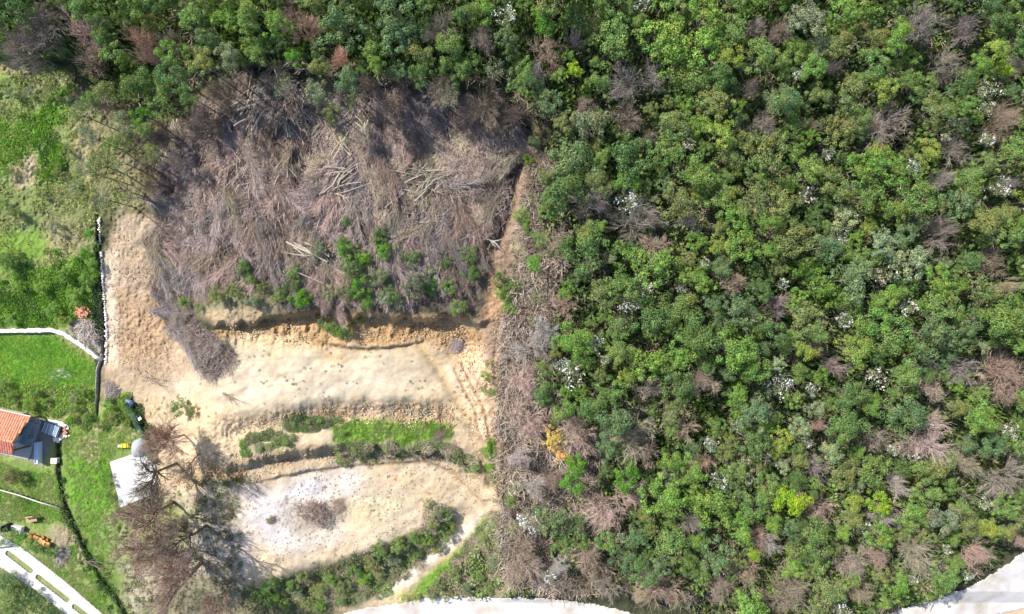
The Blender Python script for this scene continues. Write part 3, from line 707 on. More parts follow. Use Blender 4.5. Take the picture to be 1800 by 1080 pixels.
GR = [ # leafy: u, v, diameter, tone, kit, label, anchor
 (1385,885,70,'lime green',ROUND,'round lime green tree with a dense crown in the lower wood','the round lime tree'),
 (974,772,44,'golden yellow',LUMPY,'golden yellow tree between bare crowns left of the wood','the golden tree'),
 (986,800,30,'golden yellow',LUMPY,'small golden yellow crown just below the larger golden tree',None),
 (1765,122,34,'lime green',ROUND,'small bright lime tree near the top right corner','the small corner lime tree'),
 (1010,122,34,'lime green',LUMPY,None,None),(960,36,54,'bright green',ROUND,'bright green round tree left of the dark gap at the top','the bright green top tree'),
 (1575,372,52,'yellow green',ROUND,'yellow-green tree standing out in the right of the wood','the yellow-green tree'),
 (1556,152,56,'yellow green',LUMPY,'yellow-green tall crown in the upper right of the wood','the tall yellow-green crown'),
 (1032,412,52,'olive green',ROUND,None,None),(1030,436,86,'dark green',ROUND,'large dark green tree right of the felled ground','the large dark green tree'),
 (1012,820,50,'bright green',ROUND,'bright green round tree between pink bare crowns','the bright green round tree'),(1008,852,46,'bright green',ROUND,None,None),
 (1015,600,66,'fresh green',ROUND,None,None),(1020,628,50,'fresh green',LUMPY,None,None),(972,918,66,'bluish green',LUMPY,'bluish dark green tree beside the white blossom at the lower left of the wood','the bluish green tree'),
 (1545,885,54,'lime green',LUMPY,None,None),(1545,942,62,'fresh green',LUMPY,None,None),(1326,976,28,'lime green',ROUND,None,None),(1415,620,40,'yellow green',ROUND,None,None),
 (940,463,32,'bright green',LUMPY,None,None),(1585,66,60,'fresh green',ROUND,None,None),(1550,70,50,'olive green',ROUND,None,None),(1432,118,50,'fresh green',ROUND,None,None),
 (1405,752,46,'pale green',LUMPY,'pale mint tree with scattered white flowers in the lower wood','the pale mint tree'),(1460,798,46,'pale green',FLUFFY,None,None),(1376,818,36,'pale green',LUMPY,None,None),(1555,426,54,'silvery green',LUMPY,None,None),(1370,640,30,'pale green',LUMPY,None,None),
 (1485,380,60,'pale green',LUMPY,None,None),(1268,232,60,'yellow green',LUMPY,None,None),(1165,72,100,'fresh green',LUMPY,None,None),(1085,70,90,'mid green',FLUFFY,None,None),(1055,140,44,'mid green',ROUND,None,None),
 (1110,270,90,'dark green',LUMPY,None,None),(1005,280,90,'bluish green',ROUND,None,None),(995,340,84,'dark green',ROUND,None,None),(1052,325,60,'olive green',FLUFFY,None,None),(1105,320,50,'fresh green',ROUND,None,None),
 (1145,560,80,'dark green',ROUND,None,None),(1150,470,90,'fresh green',LUMPY,None,None),(1090,500,70,'mid green',LUMPY,None,None),(1060,520,60,'olive green',FLUFFY,None,None),(1200,620,70,'fresh green',LUMPY,None,None),(1200,540,70,'mid green',ROUND,None,None),(1230,590,80,'dark green',ROUND,None,None),
 (1080,742,70,'bluish green',ROUND,None,None),(1070,790,50,'bluish green',LUMPY,None,None),(1102,840,56,'bright green',ROUND,None,None),(1045,720,60,'dark green',ROUND,None,None),(960,690,50,'dark green',ROUND,None,None),(990,720,50,'mid green',ROUND,None,None),
 (1500,1020,30,'fresh green',LUMPY,None,None),(1580,1030,46,'fresh green',LUMPY,None,None),(1760,940,50,'olive green',ROUND,None,None),(1740,930,40,'yellow green',ROUND,None,None),
 (400,92,50,'silvery green',FLUFFY,'silvery green tree above the left end of the felled ground','the silvery green tree'),(740,90,56,'olive green',ROUND,None,None),(700,60,80,'bluish green',LUMPY,None,None),(690,10,80,'bluish green',LUMPY,None,None),(600,42,90,'bluish green',LUMPY,None,None),
 (655,85,50,'mid green',ROUND,None,None),(485,42,56,'fresh green',LUMPY,None,None),(515,98,34,'bright green',ROUND,None,None),(560,118,40,'olive green',ROUND,None,None),(660,112,36,'fresh green',ROUND,None,None),(610,140,50,'bluish green',ROUND,None,None),
 (820,28,50,'dark green',ROUND,None,None),(850,15,50,'fresh green',ROUND,None,None),(870,120,50,'silvery green',THIN,None,None),(740,130,46,'dark green',ROUND,None,None),(790,80,60,'mid green',ROUND,None,None),(295,90,50,'fresh green',ROUND,None,None),(340,30,60,'mid green',LUMPY,None,None),
 (240,140,70,'dark green',ROUND,None,None),(245,205,40,'bright green',ROUND,None,None),(265,265,46,'olive green',FLUFFY,None,None),(210,215,56,'sage green',FLUFFY,None,None),(180,160,56,'olive green',FLUFFY,None,None),(180,60,50,'dark green',ROUND,None,None),(200,95,50,'mid green',ROUND,None,None),(150,20,70,'mid green',FLUFFY,None,None),(15,20,80,'dark green',ROUND,None,None),
 (560,165,60,'sage green',FLUFFY,None,None),(500,150,50,'sage green',THIN,None,None),(620,175,44,'olive green',THIN,None,None),(790,170,50,'sage green',THIN,None,None),(400,125,50,'sage green',THIN,None,None),(440,30,60,'mid green',ROUND,None,None),(395,30,60,'fresh green',LUMPY,None,None),
 (300,130,60,'dark green',ROUND,None,None),(355,110,56,'olive green',ROUND,None,None),(215,290,50,'silvery green',THIN,None,None),(170,290,60,'olive green',FLUFFY,None,None),(155,240,50,'sage green',FLUFFY,None,None),(200,330,60,'olive green',THIN,None,None),(235,345,50,'sage green',THIN,None,None),(200,250,50,'mid green',FLUFFY,None,None),(275,180,60,'mid green',FLUFFY,None,None),(330,165,50,'dark green',FLUFFY,None,None),(225,240,44,'olive green',FLUFFY,None,None),(250,160,50,'olive green',LUMPY,None,None),(300,200,44,'olive green',THIN,None,None),(255,225,40,'mid green',FLUFFY,None,None),(240,262,44,'dark green',THIN,None,None),(290,150,40,'mid green',ROUND,None,None),(180,310,40,'olive green',THIN,None,None),(180,350,44,'sage green',THIN,None,None),(140,200,44,'olive green',FLUFFY,None,None),(155,175,40,'mid green',FLUFFY,None,None),(145,300,36,'sage green',FLUFFY,None,None),(1000,510,40,'fresh green',FLUFFY,None,None),(945,520,36,'olive green',THIN,None,None),(955,650,40,'mid green',FLUFFY,None,None),(935,560,34,'sage green',THIN,None,None),(970,440,44,'olive green',THIN,None,None),(985,600,40,'fresh green',FLUFFY,None,None),(900,930,36,'olive green',THIN,None,None),(895,880,30,'fresh green',FLUFFY,None,None),(960,310,40,'olive green',FLUFFY,None,None),(965,370,44,'fresh green',LUMPY,None,None),(940,350,34,'olive green',THIN,None,None),(950,420,36,'mid green',FLUFFY,None,None),
]
BL = [(888,30,50),(1130,8,40),(1210,252,28),(1405,130,30),(1740,156,46),(1735,190,36),(1662,240,24),(1676,212,22),(1735,244,34),(1455,272,28),(1606,290,30),(1758,330,44),(1102,358,50),(1125,503,50),(1104,532,50),
 (1048,606,44),(1063,632,22),(1008,660,56),(992,642,36),(1197,506,26),(1240,462,24),(1556,480,48),(1594,540,40),(1484,562,38),(1372,678,56),(1543,664,48),(1428,684,30),(930,914,56),(905,858,36),(1090,945,26),(1310,808,22),(1345,806,24),
 (1316,840,26),(1262,842,44),(1420,780,20),(1606,803,28),(1570,790,28),(1728,885,30),(1776,756,34),(965,1015,30),(1605,1020,22),(1665,965,24),(1700,1012,22),(1480,1075,40),(1520,930,30),(1298,750,26),(1250,780,34),(1420,345,40),(1378,500,26),(1480,415,30)]
CREAM = {(1740,156,46),(1735,190,36),(1556,480,48),(1543,664,48),(1090,945,26),(1662,240,24),(905,858,36)}
BLLAB = {(888,30,50):('white blossoming tree at the top, left of the bright green round tree','the top white blossom tree'),
 (1008,660,56):('large white blossoming tree right of the pale bare strip beside the terraces','the large white blossom tree'),
 (930,914,56):('white blossoming tree left of the bluish green tree in the lower wood','the lower white blossom tree'),
 (1125,503,50):('white blossoming tree, upper of a touching pair below the grey-brown thicket tree','the pair of white blossom trees'),
 (1556,480,48):('cream blossoming tree in the right centre of the wood','the cream blossom tree')}
PLACED = []
for u, v, dm, tone, lab, an, wide in BR:
    bare(u, v, dm*(.92 if v < 480 and u > 980 else 1.06), tone, lab, tall=random.uniform(.8, 1.0), wide=int(wide)); PLACED.append((u, v, dm*.42))
    if an: ANCH.append((an, u, v))
for u, v, dm, tone, kit, lab, an in GR:
    leafy(u, v, dm*1.05, tone, kit, lab); PLACED.append((u, v, dm*.42))
    if an: ANCH.append((an, u, v))
for b in BL:
    bloom(*b, label=BLLAB.get(b, (None,))[0], cream=b in CREAM); PLACED.append((b[0], b[1], b[2]*.40))
    if b in BLLAB: ANCH.append((BLLAB[b][1], b[0], b[1]))
# the rest of the wood, spaced like the crowns in the photograph
WOOD = [(985,-30),(985,200),(970,260),(965,330),(945,380),(1000,470),(965,560),(975,650),(950,700),(1060,760),(1060,830),(960,900),(950,960),(1010,1010),(1110,1030),(1300,1095),(1500,1085),(1560,1064),(1650,1026),(1720,992),(1830,905),(1840,-30)]
WOODTOP = [(170,-30),(985,-30),(1000,210),(940,190),(900,130),(640,130),(540,110),(400,110),(300,160),(230,190),(150,110)]
WOODL = [(-40,-30),(200,-30),(180,70),(110,90),(-40,80)]
FRINGE = [(880,640),(930,470),(945,300),(965,300),(985,470),(965,560),(980,700),(1060,790),(1060,1030),(960,1030),(900,1010),(885,900)]
cand = []
grid = {}
def clash(u, v, r_):
    for a, b, q in PLACED:
        if (a-u)**2+(b-v)**2 < (q+r_)**2*.86: return True
    return False
tones = ['mid green']*10+['dark green']*4+['bluish green']*2+['olive green']*5+['fresh green']*8+['yellow green']*1+['sage green']*1+['silvery green']*1
tries = 0
for dm in (66, 55, 47, 40, 34, 29, 25):
    for _ in range(2600 if dm > 40 else 4200):
        u = random.uniform(-30, 1835); v = random.uniform(-25, 1095)
        if not (pip(WOOD, u, v) or pip(WOODTOP, u, v) or pip(WOODL, u, v)): continue
        dd = dm*random.uniform(.84, 1.16)
        if dm > 50 and random.random() < .62: continue
        if clash(u, v, dd*.42): continue
        zt = float(fbm(u/120, v/120, 91))
        tn = random.choice(tones)
        if zt > .58 and random.random() < .5: tn = random.choice(['fresh green', 'fresh green', 'mid green', 'yellow green', 'olive green'])
        if zt < .42 and random.random() < .5: tn = random.choice(['dark green', 'bluish green', 'mid green'])
        if v < 200 and u < 950: tn = random.choice(['dark green', 'bluish green', 'mid green', 'mid green', 'olive green'])
        cand.append((dd, u, v, tn)); PLACED.append((u, v, dd*.42))
cand.sort(reverse=True)
NIND = 300-len(GR)
for k, (dd, u, v, tn) in enumerate(cand[:NIND]): leafy(u, v, dd*1.24, tn, asp=random.uniform(.86, 1.18), hz=random.uniform(.85, 1.15))
REST = cand[NIND:]
print('leafy individuals', len(GR)+min(NIND, len(cand)), 'rest', len(REST))
# ------------------------------------------------------------------ uncountable cover, merged in one mesh each
def kit_arrays(me):
    V = np.empty(len(me.vertices)*3, np.float32); me.vertices.foreach_get('co', V)
    F = np.empty(len(me.loops), np.int32); me.loops.foreach_get('vertex_index', F)
    n = len(me.loops)//len(me.polygons)
    c = np.empty(len(me.loops)*4, np.float32); me.color_attributes['tint'].data.foreach_get('color', c)
    return V.reshape(-1, 3), F.reshape(-1, n), c.reshape(-1, n, 4)[:, 0, :3]
def merge(name, items, mat, label, cat, group=None):
    """items: (kit arrays, x, y, z, rotation, sx, sy, sz, colour) -> one object of stuff"""
    Vs, Fs, Cs = [], [], []; off = 0
    for (V, F, c), x, y, z, a, sx, sy, sz, col in items:
        ca, sa = math.cos(a), math.sin(a)
        X_ = V[:, 0]*sx; Y_ = V[:, 1]*sy
        Vs.append(np.stack([x+X_*ca-Y_*sa, y+X_*sa+Y_*ca, z+V[:, 2]*sz], 1)); Fs.append(F+off); Cs.append(c*np.array(col)); off += len(V)
    o = ob(name, mesh_np(name, np.concatenate(Vs), np.concatenate(Fs), mat, np.concatenate(Cs)))
    tag(o, label, cat, group, 'stuff'); return o
def scatter(polys, n, seed, avoid=None, warp=12, cond=None):
    r = np.random.default_rng(seed); out = []
    for poly in polys:
        xs = [p[0] for p in poly]; ys = [p[1] for p in poly]
        u = r.uniform(min(xs), max(xs), n); v = r.uniform(min(ys), max(ys), n)
        k = pip(poly, u+warp*(fbm(u/20, v/20, 15)-.5)*2, v+warp*(fbm(u/20, v/20, 16)-.5)*2)
        for a in (avoid or ()): k &= ~pip(a, u, v)
        if cond is not None: k &= cond(u, v, r)
        out.append(np.stack([u[k], v[k]], 1))
    return np.concatenate(out)
def tuft_kit(seed, n=26, size=.13, up=1.):
    r = np.random.default_rng(seed); a = r.random(n)*6.283; q = np.sqrt(r.random(n))*.3
    C = np.stack([q*np.cos(a), q*np.sin(a), .06+.22*up*r.random(n)*(1.2-q*2.5).clip(.2, 1)], 1)
    N = np.stack([np.cos(a)*.7, np.sin(a)*.7, np.full(n, .8)], 1)
    V, F = leaf_quads(C, N, size, r, .5); c = np.repeat((.7+.6*r.random(n))[:, None], 3, 1)
    return V, F, c
def twig_kit(seed, n=60, rad=.5, hz=.3, rr=(.008, .016), comb=0.):
    r = np.random.default_rng(seed); a = r.random(n)*6.283; q = np.sqrt(r.random(n))*rad
    S = np.stack([q*np.cos(a), q*np.sin(a), r.random(n)*hz*.6], 1)
    b = r.random(n)*6.283; l = r.uniform(.25, .7, n)*rad*1.3
    D = np.stack([np.cos(b)*(1-comb)+comb, np.sin(b)*(1-comb*.6), r.uniform(-.1, .5, n)*hz/rad], 1)
    E = S+D*l[:, None]; r0 = r.uniform(*rr, n); V, F = prisms(S, E, r0, r0*.4)
    return V, F, np.tile(np.repeat((.6+.8*r.random(n))[:, None], 3, 1), (3, 1))
TUFT = [tuft_kit(500+k) for k in range(6)]
TWK = [twig_kit(510+k) for k in range(5)]
TWC = [twig_kit(520+k, 80, .6, .3, (.009, .018), .55) for k in range(5)]
def cover(name, label, cat, polys, n, seed, kits, cols, size, mat, avoid=None, warp=12, cond=None, flow=None, dz=0., zs=1., keep=None, soft=0.):
    if soft: cond = (lambda u, v, r: fbm(u/11, v/11, seed % 37)+.35*fbm(u/40, v/40, seed % 31) > soft+.12*r.random(len(u)))
    pts = scatter(polys, n, seed, avoid, warp, cond); r = np.random.default_rng(seed+1); it = []
    if not len(pts): return
    zz = Hf(pts[:, 0], pts[:, 1]); pt = fbm(pts[:, 0]/25, pts[:, 1]/25, seed % 50)
    for (u, v), z, q in zip(pts, zz, pt):
        x, y, _ = W(u, v, z); s = r.uniform(*size)
        ci = min(len(cols)-1, max(0, int((q-.28)/.44*len(cols)+r.normal(0, .6)))); c = np.array(cols[ci])*r.uniform(.8, 1.2)
        a = r.random()*6.283 if flow is None else flow(u, v)+r.normal(0, .5)
        it.append((kits[r.integers(len(kits))], x, y, z+dz, a, s, s, s*zs, c))
    return merge(name, it, mat, label, cat)
G_ = GREEN
hardp = (DRIVE, SLAB, HSLAB)
# understorey of the wood and its dry fringe
cover('undergrowth', 'low dark green undergrowth between the trees of the wood', 'undergrowth', [WOOD, WOODTOP, WOODL], 12000, 600, TUFT, [(.10,.16,.05),(.14,.20,.07),(.21,.23,.10),(.17,.27,.06)], (1.6, 2.8), M_LEAF, zs=2.2, avoid=(ROADA,))
cover('dead_brush', 'grey and tan bare brush between the trees of the wood', 'brush', [WOOD, WOODTOP, FRINGE], 2000, 603, TWK, [TW['dark brown'],TW['brown'],TW['grey'],TW['tan']], (1.2, 2.2), M_TWIG, zs=2.5, avoid=(ROADA,))
cover('dry_fringe', 'pale bare scrub along the left edge of the wood', 'scrub', [FRINGE], 900, 606, TWK, [TW['pinkish'],TW['straw'],TW['pale grey'],TW['tan']], (1.3, 2.3), M_TWIG, zs=2, avoid=(ROADA, [(840,600),(893,600),(893,900),(850,1000)]))
cover('fringe_weeds', 'olive weeds and saplings along the left edge of the wood', 'weeds', [[(880,900),(930,560),(945,300),(1010,300),(1000,560),(960,700),(990,900),(1000,1040),(860,1046),(770,1048),(850,960)]], 2400, 609, TUFT, [(.16,.20,.08),(.25,.27,.13),(.19,.27,.08),(.30,.32,.15)], (1., 2.), M_LEAF, zs=1.5, avoid=(ROADA,), cond=lambda u, v, r: r.random(len(u)) < .6)
# trees beyond the 300 built one by one, and woodland outside the frame
karr = [kit_arrays(m_) for m_ in (LUMPY[0], ROUND[0], FLUFFY[0], LUMPY[1])]
it = []
rr_ = np.random.default_rng(77)
for dd, u, v, tn in REST:
    x, y, z = base_under(u, v, 3.6); sc = dd*1.2/2*((CAMZ-z-3.6)/1200)/2.15
    it.append((karr[rr_.integers(4)], x, y, z+3.4, rr_.random()*6.28, sc, sc, sc, np.array(GREEN[tn])*rr_.uniform(.88, 1.12)))
if it: merge('small_trees', it, M_LEAF, 'smallest green crowns filling the gaps of the wood', 'trees')
lk = []
for me_ in (LUMPY[2], ROUND[2]):
    V_, F_, c_ = kit_arrays(me_); lk.append((V_, F_[::3], c_[::3]))
it = []
for _ in range(420):
    u = rr_.uniform(900, 2300) if rr_.random() < .75 else rr_.uniform(-200, 900); v = rr_.uniform(-420, 1080)
    if -30 < v and u < 1850: continue
    if u > 1830 and v > 800: continue
    x, y, z = base_under(u, v, 3.4); s = rr_.uniform(.9, 1.3)
    it.append((lk[rr_.integers(2)], x, y, z+3.2, rr_.random()*6.28, s, s, s*1.1, np.array(GREEN[random.choice(tones)])))
merge('woodland', it, M_LEAF, 'green woodland carrying on past the edges of the view', 'wood')

# ================================================================== THE FELLED GROUND
FELLP = [(300,250),(345,200),(420,150),(520,150),(545,180),(640,170),(700,165),(760,170),(880,190),(930,250),(895,290),(885,350),(855,440),(800,490),(700,520),(640,525),(560,520),(510,490),(440,480),(400,480),(350,500),(310,505),(330,560),(400,620),(405,640),(350,648),(320,600),(290,540),(275,430),(278,370),(290,300)]
BARES = [[(700,300),(780,345),(760,365),(700,340)],[(640,345),(700,365),(690,385),(640,370)],[(800,350),(850,340),(860,380),(820,390)],[(400,240),(440,230),(450,265),(410,270)],[(560,250),(590,240),(600,255),(570,290),(545,330),(538,300)],[(672,235),(712,250),(712,285),(682,282)],[(560,202),(640,208),(668,240),(650,262),(585,250)],[(725,255),(800,225),(875,240),(885,296),(800,304),(735,300)],[(500,462),(548,390),(565,400),(530,455),(508,490)],[(590,355),(620,345),(610,372)]]
def flow(u, v):        # direction the tops lie, seen on the ground plan (radians)
    a = -90+55*(float(fbm(u/70, v/70, 95))-.5)*2
    if u < 420 and v > 350: a += 10
    if 640 < u < 900 and 250 < v < 420: a += 35*math.sin(u/30.)
    return R(a)
STK = [(425,300,24,24),(512,290,16,20),(604,315,30,24),(750,312,48,20),(455,188,26,34),(508,225,16,22),(538,452,26,30)]
def bare_(u, v):
    for b in BARES:
        if pip(b, u, v-8) or pip(b, u, v+14) or pip(b, u, v+2): return True
    return any(((u-a)/c)**2+((v-b-4)/e)**2 < .8 for a, b, c, e in STK)
FPL = []
for _ in range(9000):
    u = random.uniform(235, 935); v = random.uniform(150, 648)
    if not pip(FELLP, u, v) or bare_(u, v): continue
    fa = flow(u, v); du_, dv_ = 26*math.cos(fa), -26*math.sin(fa)
    if any(pip(b_, u+du_, v+dv_) or pip(b_, u-du_, v-dv_) for b_ in BARES): continue
    sp = 27 if u > 340 or v < 380 else 20
    if v < 215: sp = 30
    if any((a-u)**2+(b-v)**2 < sp*sp for a, b in FPL): continue
    FPL.append((u, v))
for k, (u, v) in enumerate(FPL[:290]):
    i = random.randrange(len(FELL)); a = flow(u, v)+random.gauss(0, .6)
    s = random.uniform(.55, .95)*(.9 if v > 520 else 1)
    x, y, z = P(u, v)
    # the top rests downhill: tilt with the slope
    L_ = 3.6*s; x2, y2 = x+math.cos(a)*L_, y+math.sin(a)*L_; z2 = ground_at(x2, y2)[2]
    x -= math.cos(a)*L_*.5; y -= math.sin(a)*L_*.5; z = ground_at(x, y)[2]; z2 = ground_at(x+math.cos(a)*L_, y+math.sin(a)*L_)[2]
    root = thing('felled_tree', (x, y, z), 0, s); root.rotation_euler = (0, -math.atan2(z2-z, L_), a)
    zt = float(fbm(u/60, v/60, 97))
    tn = 'mauve' if zt > .62 else random.choice(['pinkish', 'grey', 'tan']) if zt > .5 else random.choice(['grey', 'brown', 'pinkish'])
    if u < 400 and v > 480: tn = 'purplish'
    if random.random() < .07: tn = random.choice(['straw', 'pale grey'])
    cc = tuple(q*(.60 if v < 235 else .78) for q in vary(TW[tn], .30))  # top rows darker: shade at the wood's edge put into the twig colour
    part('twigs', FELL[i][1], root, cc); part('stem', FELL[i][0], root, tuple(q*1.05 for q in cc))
    tag(root, None, 'felled tree', 'felled bare trees lying on the slope'); TREES.append((root, u, v, tn, 60*s, 'felled tree'))
print('felled', len(FPL))
cover('twig_litter', 'loose grey-pink twig litter covering the felled slope', 'twigs', [FELLP], 2200, 620, TWC+TWK, [TW['dark brown'],TW['brown'],(.33,.25,.215),TW['purplish']], (1.0, 1.9), M_TWIG, avoid=BARES, flow=flow, zs=1.0)
cover('path_scrub', 'sparse pinkish scrub on the bare strip beside the wood', 'scrub', [[(930,290),(965,290),(950,430),(925,580),(880,620),(895,500),(915,400)]], 260, 626, TWK, [TW['pinkish'],TW['brown'],TW['straw']], (.6, 1.3), M_TWIG)
cover('path_weeds', 'olive weeds on the bare strip beside the wood', 'weeds', [[(925,290),(965,290),(950,430),(925,580),(880,640),(890,500),(910,400)]], 420, 629, TUFT, [(.14,.16,.07),(.20,.20,.10),(.16,.24,.06)], (.5, 1.2), M_LEAF)
cover('twig_scatter', 'thin scattering of twigs over the bare pink soil', 'twigs', BARES, 150, 623, TWC, [TW['pinkish'],TW['straw']], (.7, 1.2), M_TWIG, flow=flow, zs=.5)
# stacks of cut poles
def log_mesh(seed, L, rd, bend):
    r = np.random.default_rng(seed); b = MB(); n = 6
    pts = []; rad = []
    for k in range(n):
        f = k/(n-1)-.5
        pts.append((f*L, bend*(1-(2*f)**2)+r.normal(0, .01), r.normal(0, .008))); rad.append(rd*(1-.35*(f+.5)))
    b.tube(pts, rad, 8, (1,1,1), False)
    for e in (0, -1):
        p = mathutils.Vector(pts[e]); q = rad[e]
        s_ = -1 if e == 0 else 1
        ring = [(p.x+s_*.002, p.y+q*math.cos(t_), p.z+q*math.sin(t_)) for t_ in [2*math.pi*k/8 for k in range(8)]]
        b.add(ring, [tuple(range(8))[::-s_ or 1]], (1.5,1.4,1.15))
    return b.mesh('log', M_WOOD, False)
LOGS = [log_mesh(700+k, 1.5+.25*(k % 4), .026+.007*(k % 4), (0, .03, .10)[k % 3]) for k in range(9)]
LOGN = {}
def log_stack(u, v, n, ru, rv, ang, spread, color, label, lift=.45, s=1.):
    pos = sorted((u+random.gauss(0, ru*.6), v+random.gauss(0, rv*.6)) for k in range(n))
    for k, (uu, vv) in enumerate(pos):
        x, y, z = P(uu, vv)
        a = R(ang+random.gauss(0, spread)); ss_ = s*random.uniform(.5, 1.15)
        lay = lift*random.random()*max(0, 1-((uu-u)/(ru*1.2))**2)
        o = ob('cut_log', LOGS[random.randrange(len(LOGS))], None, (x, y, z+.30+lay), (random.gauss(0, .05), random.gauss(0, .12), a), ss_)
        o.color = (*vary(color, .15), 1); 
        grp = 'cut logs '+label.split(' in the ')[1]; LOGN.setdefault(grp, []).append((uu, o, label))
PW = (.36,.305,.25); GW = (.30,.265,.235)
log_stack(425, 300, 19, 22, 24, 65, 38, PW, 'pale cut pole in the untidy left stack')
log_stack(432, 292, 5, 15, 15, 20, 10, PW, 'pale cut pole in the untidy left stack')
log_stack(512, 290, 14, 15, 20, 100, 30, PW, 'short cream cut pole in the small stack by the gully')
log_stack(602, 310, 24, 28, 22, 40, 26, (.37,.32,.26), 'straight cut pole in the fan-shaped middle stack', s=1.15)
log_stack(612, 330, 6, 28, 8, 5, 10, (.37,.32,.26), 'straight cut pole in the fan-shaped middle stack', s=1.1)
log_stack(762, 315, 29, 34, 20, 30, 24, (.38,.335,.26), 'curved greenish cut pole in the long curved right stack')
log_stack(715, 300, 12, 30, 10, -18, 22, (.38,.335,.26), 'curved greenish cut pole in the long curved right stack')
log_stack(455, 190, 16, 24, 34, 62, 14, GW, 'long grey pole in the long grey top left stack', s=1.3)
log_stack(448, 178, 9, 20, 14, 20, 18, GW, 'long grey pole in the long grey top left stack', s=1.2)
log_stack(508, 225, 10, 16, 22, -62, 12, (.37,.33,.29), 'grey pole in the steep stack at the gully head', s=1.3)
log_stack(616, 218, 9, 18, 9, 28, 20, (.28,.22,.18), 'dark weathered pole in the low dark stack on pink soil')
log_stack(570, 232, 5, 9, 8, 50, 22, (.30,.24,.19), 'dark short pole in the little dark stack')
log_stack(604, 262, 6, 8, 12, 95, 28, (.48,.42,.30), 'short olive-grey pole in the upright bunch above the fan-shaped stack')
log_stack(538, 452, 9, 26, 30, -30, 18, (.42,.38,.31), 'long thin pole in the long sheaf by the green shrubs', s=1.5)
log_stack(688, 352, 6, 12, 10, 60, 40, PW, 'thin pale pole in the scatter below the long curved stack', s=.8)
log_stack(785, 385, 7, 24, 12, -20, 30, (.40,.35,.29), 'thin pole in the loose lower right scatter', s=.9)
ONES = ['', 'second', 'third', 'fourth', 'fifth', 'sixth', 'seventh', 'eighth', 'ninth', 'tenth', 'eleventh', 'twelfth', 'thirteenth', 'fourteenth', 'fifteenth', 'sixteenth', 'seventeenth', 'eighteenth', 'nineteenth', 'twentieth']
def ordinal(i):
    if i == 0: return 'first'
    if i < 20: return ONES[i]
    t_ = {2: 'twenty', 3: 'thirty', 4: 'forty', 5: 'fifty', 6: 'sixty'}[(i+1)//10]
    return t_[:-1]+'ieth' if (i+1) % 10 == 0 else t_+'-'+('first' if (i+1) % 10 == 1 else ONES[(i+1) % 10-1])
for grp, l_ in LOGN.items():
    l_.sort(key=lambda q: q[0])
    for i, (_, o, lab) in enumerate(l_):
        st_ = lab.split(' in the ')[1]
        if i >= len(l_)/2: w_ = 'rightmost' if i == len(l_)-1 else ordinal(len(l_)-1-i)+' from the right'
        else: w_ = 'leftmost' if i == 0 else ordinal(i)+' from the left'
        tag(o, 'cut pole %s in the %s' % (w_, st_), 'log', grp)
def lone(u, v, L, ang, col, label, bend=.5, rd=.06, name='fallen_tree'):
    b = MB(); x, y, z = P(u, v); pts = []; rad = []
    for k in range(9):
        f = k/8-.5; pts.append((f*L, bend*(1-4*f*f), .06+.25*(.25-f*f))); rad.append(rd*(1-.6*(k/8)))
    b.tube(pts, rad, 8)
    for f, a in ((.3, .7), (.5, -.6), (.7, .5)):
        p = pts[int(f*8)]; b.tube([p, (p[0]+.5*math.cos(a), p[1]+.5*math.sin(a), p[2]+.1), (p[0]+.9*math.cos(a), p[1]+.9*math.sin(a)+.1, p[2]+.12)], [rd*.5, rd*.35, rd*.15], 6)
    o = ob(name, b.mesh(name, M_WOOD, True), None, (x, y, z+.5), (0, 0, R(ang))); o.color = (*col, 1); tag(o, label, 'fallen tree')
lone(858, 434, 2.2, -18, (.66,.60,.54), 'curved white fallen trunk at the right end of the felled slope')
lone(770, 119, 2.6, -8, (.60,.52,.44), 'pale forked dead trunk lying among greens above the felled slope', .2)
lone(603, 352, 1.8, -28, (.44,.37,.29), 'pale curved trunk just below the fan-shaped pole stack', .25)
lone(645, 229, .9, 95, (.62,.52,.38), 'short pale trunk standing out on the pink soil at the top', .05, .07)

# ================================================================== BUSHES ON THE CLEARED LAND
KB = []
def bush(u, v, d_, tone, label=None, kit=None, asp=1., hz=1.): 
    r_ = leafy(u, v, d_, tone, kit, label, 'bushes on the cleared land', hz, asp, None, True, 'bush'); KB.extend(c for c in COL.objects if c.parent == r_ and c.name.startswith('crown')) if label else None; return r_
for a in [(610,440,50,'bright green'),(622,470,52,'dark green'),(634,500,48,'bright green'),(612,515,40,'dark green'),(640,455,34,'bright green'),(600,425,30,'mid green'),(610,392,26,'dark green'),(668,412,38,'dark green'),(675,440,40,'bright green'),(668,425,30,'mid green'),
          (685,520,48,'dark green'),(645,528,36,'bright green'),(725,455,40,'dark green'),(790,505,34,'mid green'),(515,480,34,'mid green'),(512,500,40,'dark green'),(530,525,44,'bright green'),(490,520,36,'mid green'),(562,440,34,'sage green'),(580,515,40,'sage green'),
          (668,485,44,'sage green'),(757,503,34,'bright green'),(783,460,30,'dark green'),(806,540,34,'mid green'),(825,450,40,'dark green'),(832,480,36,'dark green'),(755,475,28,'silvery green'),(430,470,36,'dark green'),(440,490,30,'mid green'),
          (935,463,40,'bright green'),(880,490,34,'dark green'),(885,515,40,'fresh green'),(325,532,26,'bright green'),(348,540,20,'mid green'),(905,500,36,'mid green'),(565,570,26,'bluish green'),(582,577,34,'mid green'),(606,580,34,'dark green'),(595,583,28,'bright green'),(625,560,22,'mid green'),
          (460,505,30,'olive green'),(410,512,40,'olive green'),(445,530,34,'sage green'),(380,520,34,'olive green'),(918,378,40,'fresh green'),(930,400,36,'mid green'),(940,248,30,'pale green'),(928,280,24,'lime green'),(895,540,34,'fresh green'),(580,200,46,'olive green'),
          (855,660,26,'fresh green'),(868,690,20,'bright green'),(850,685,18,'mid green'),(860,640,22,'olive green')]:
    bush(*a)
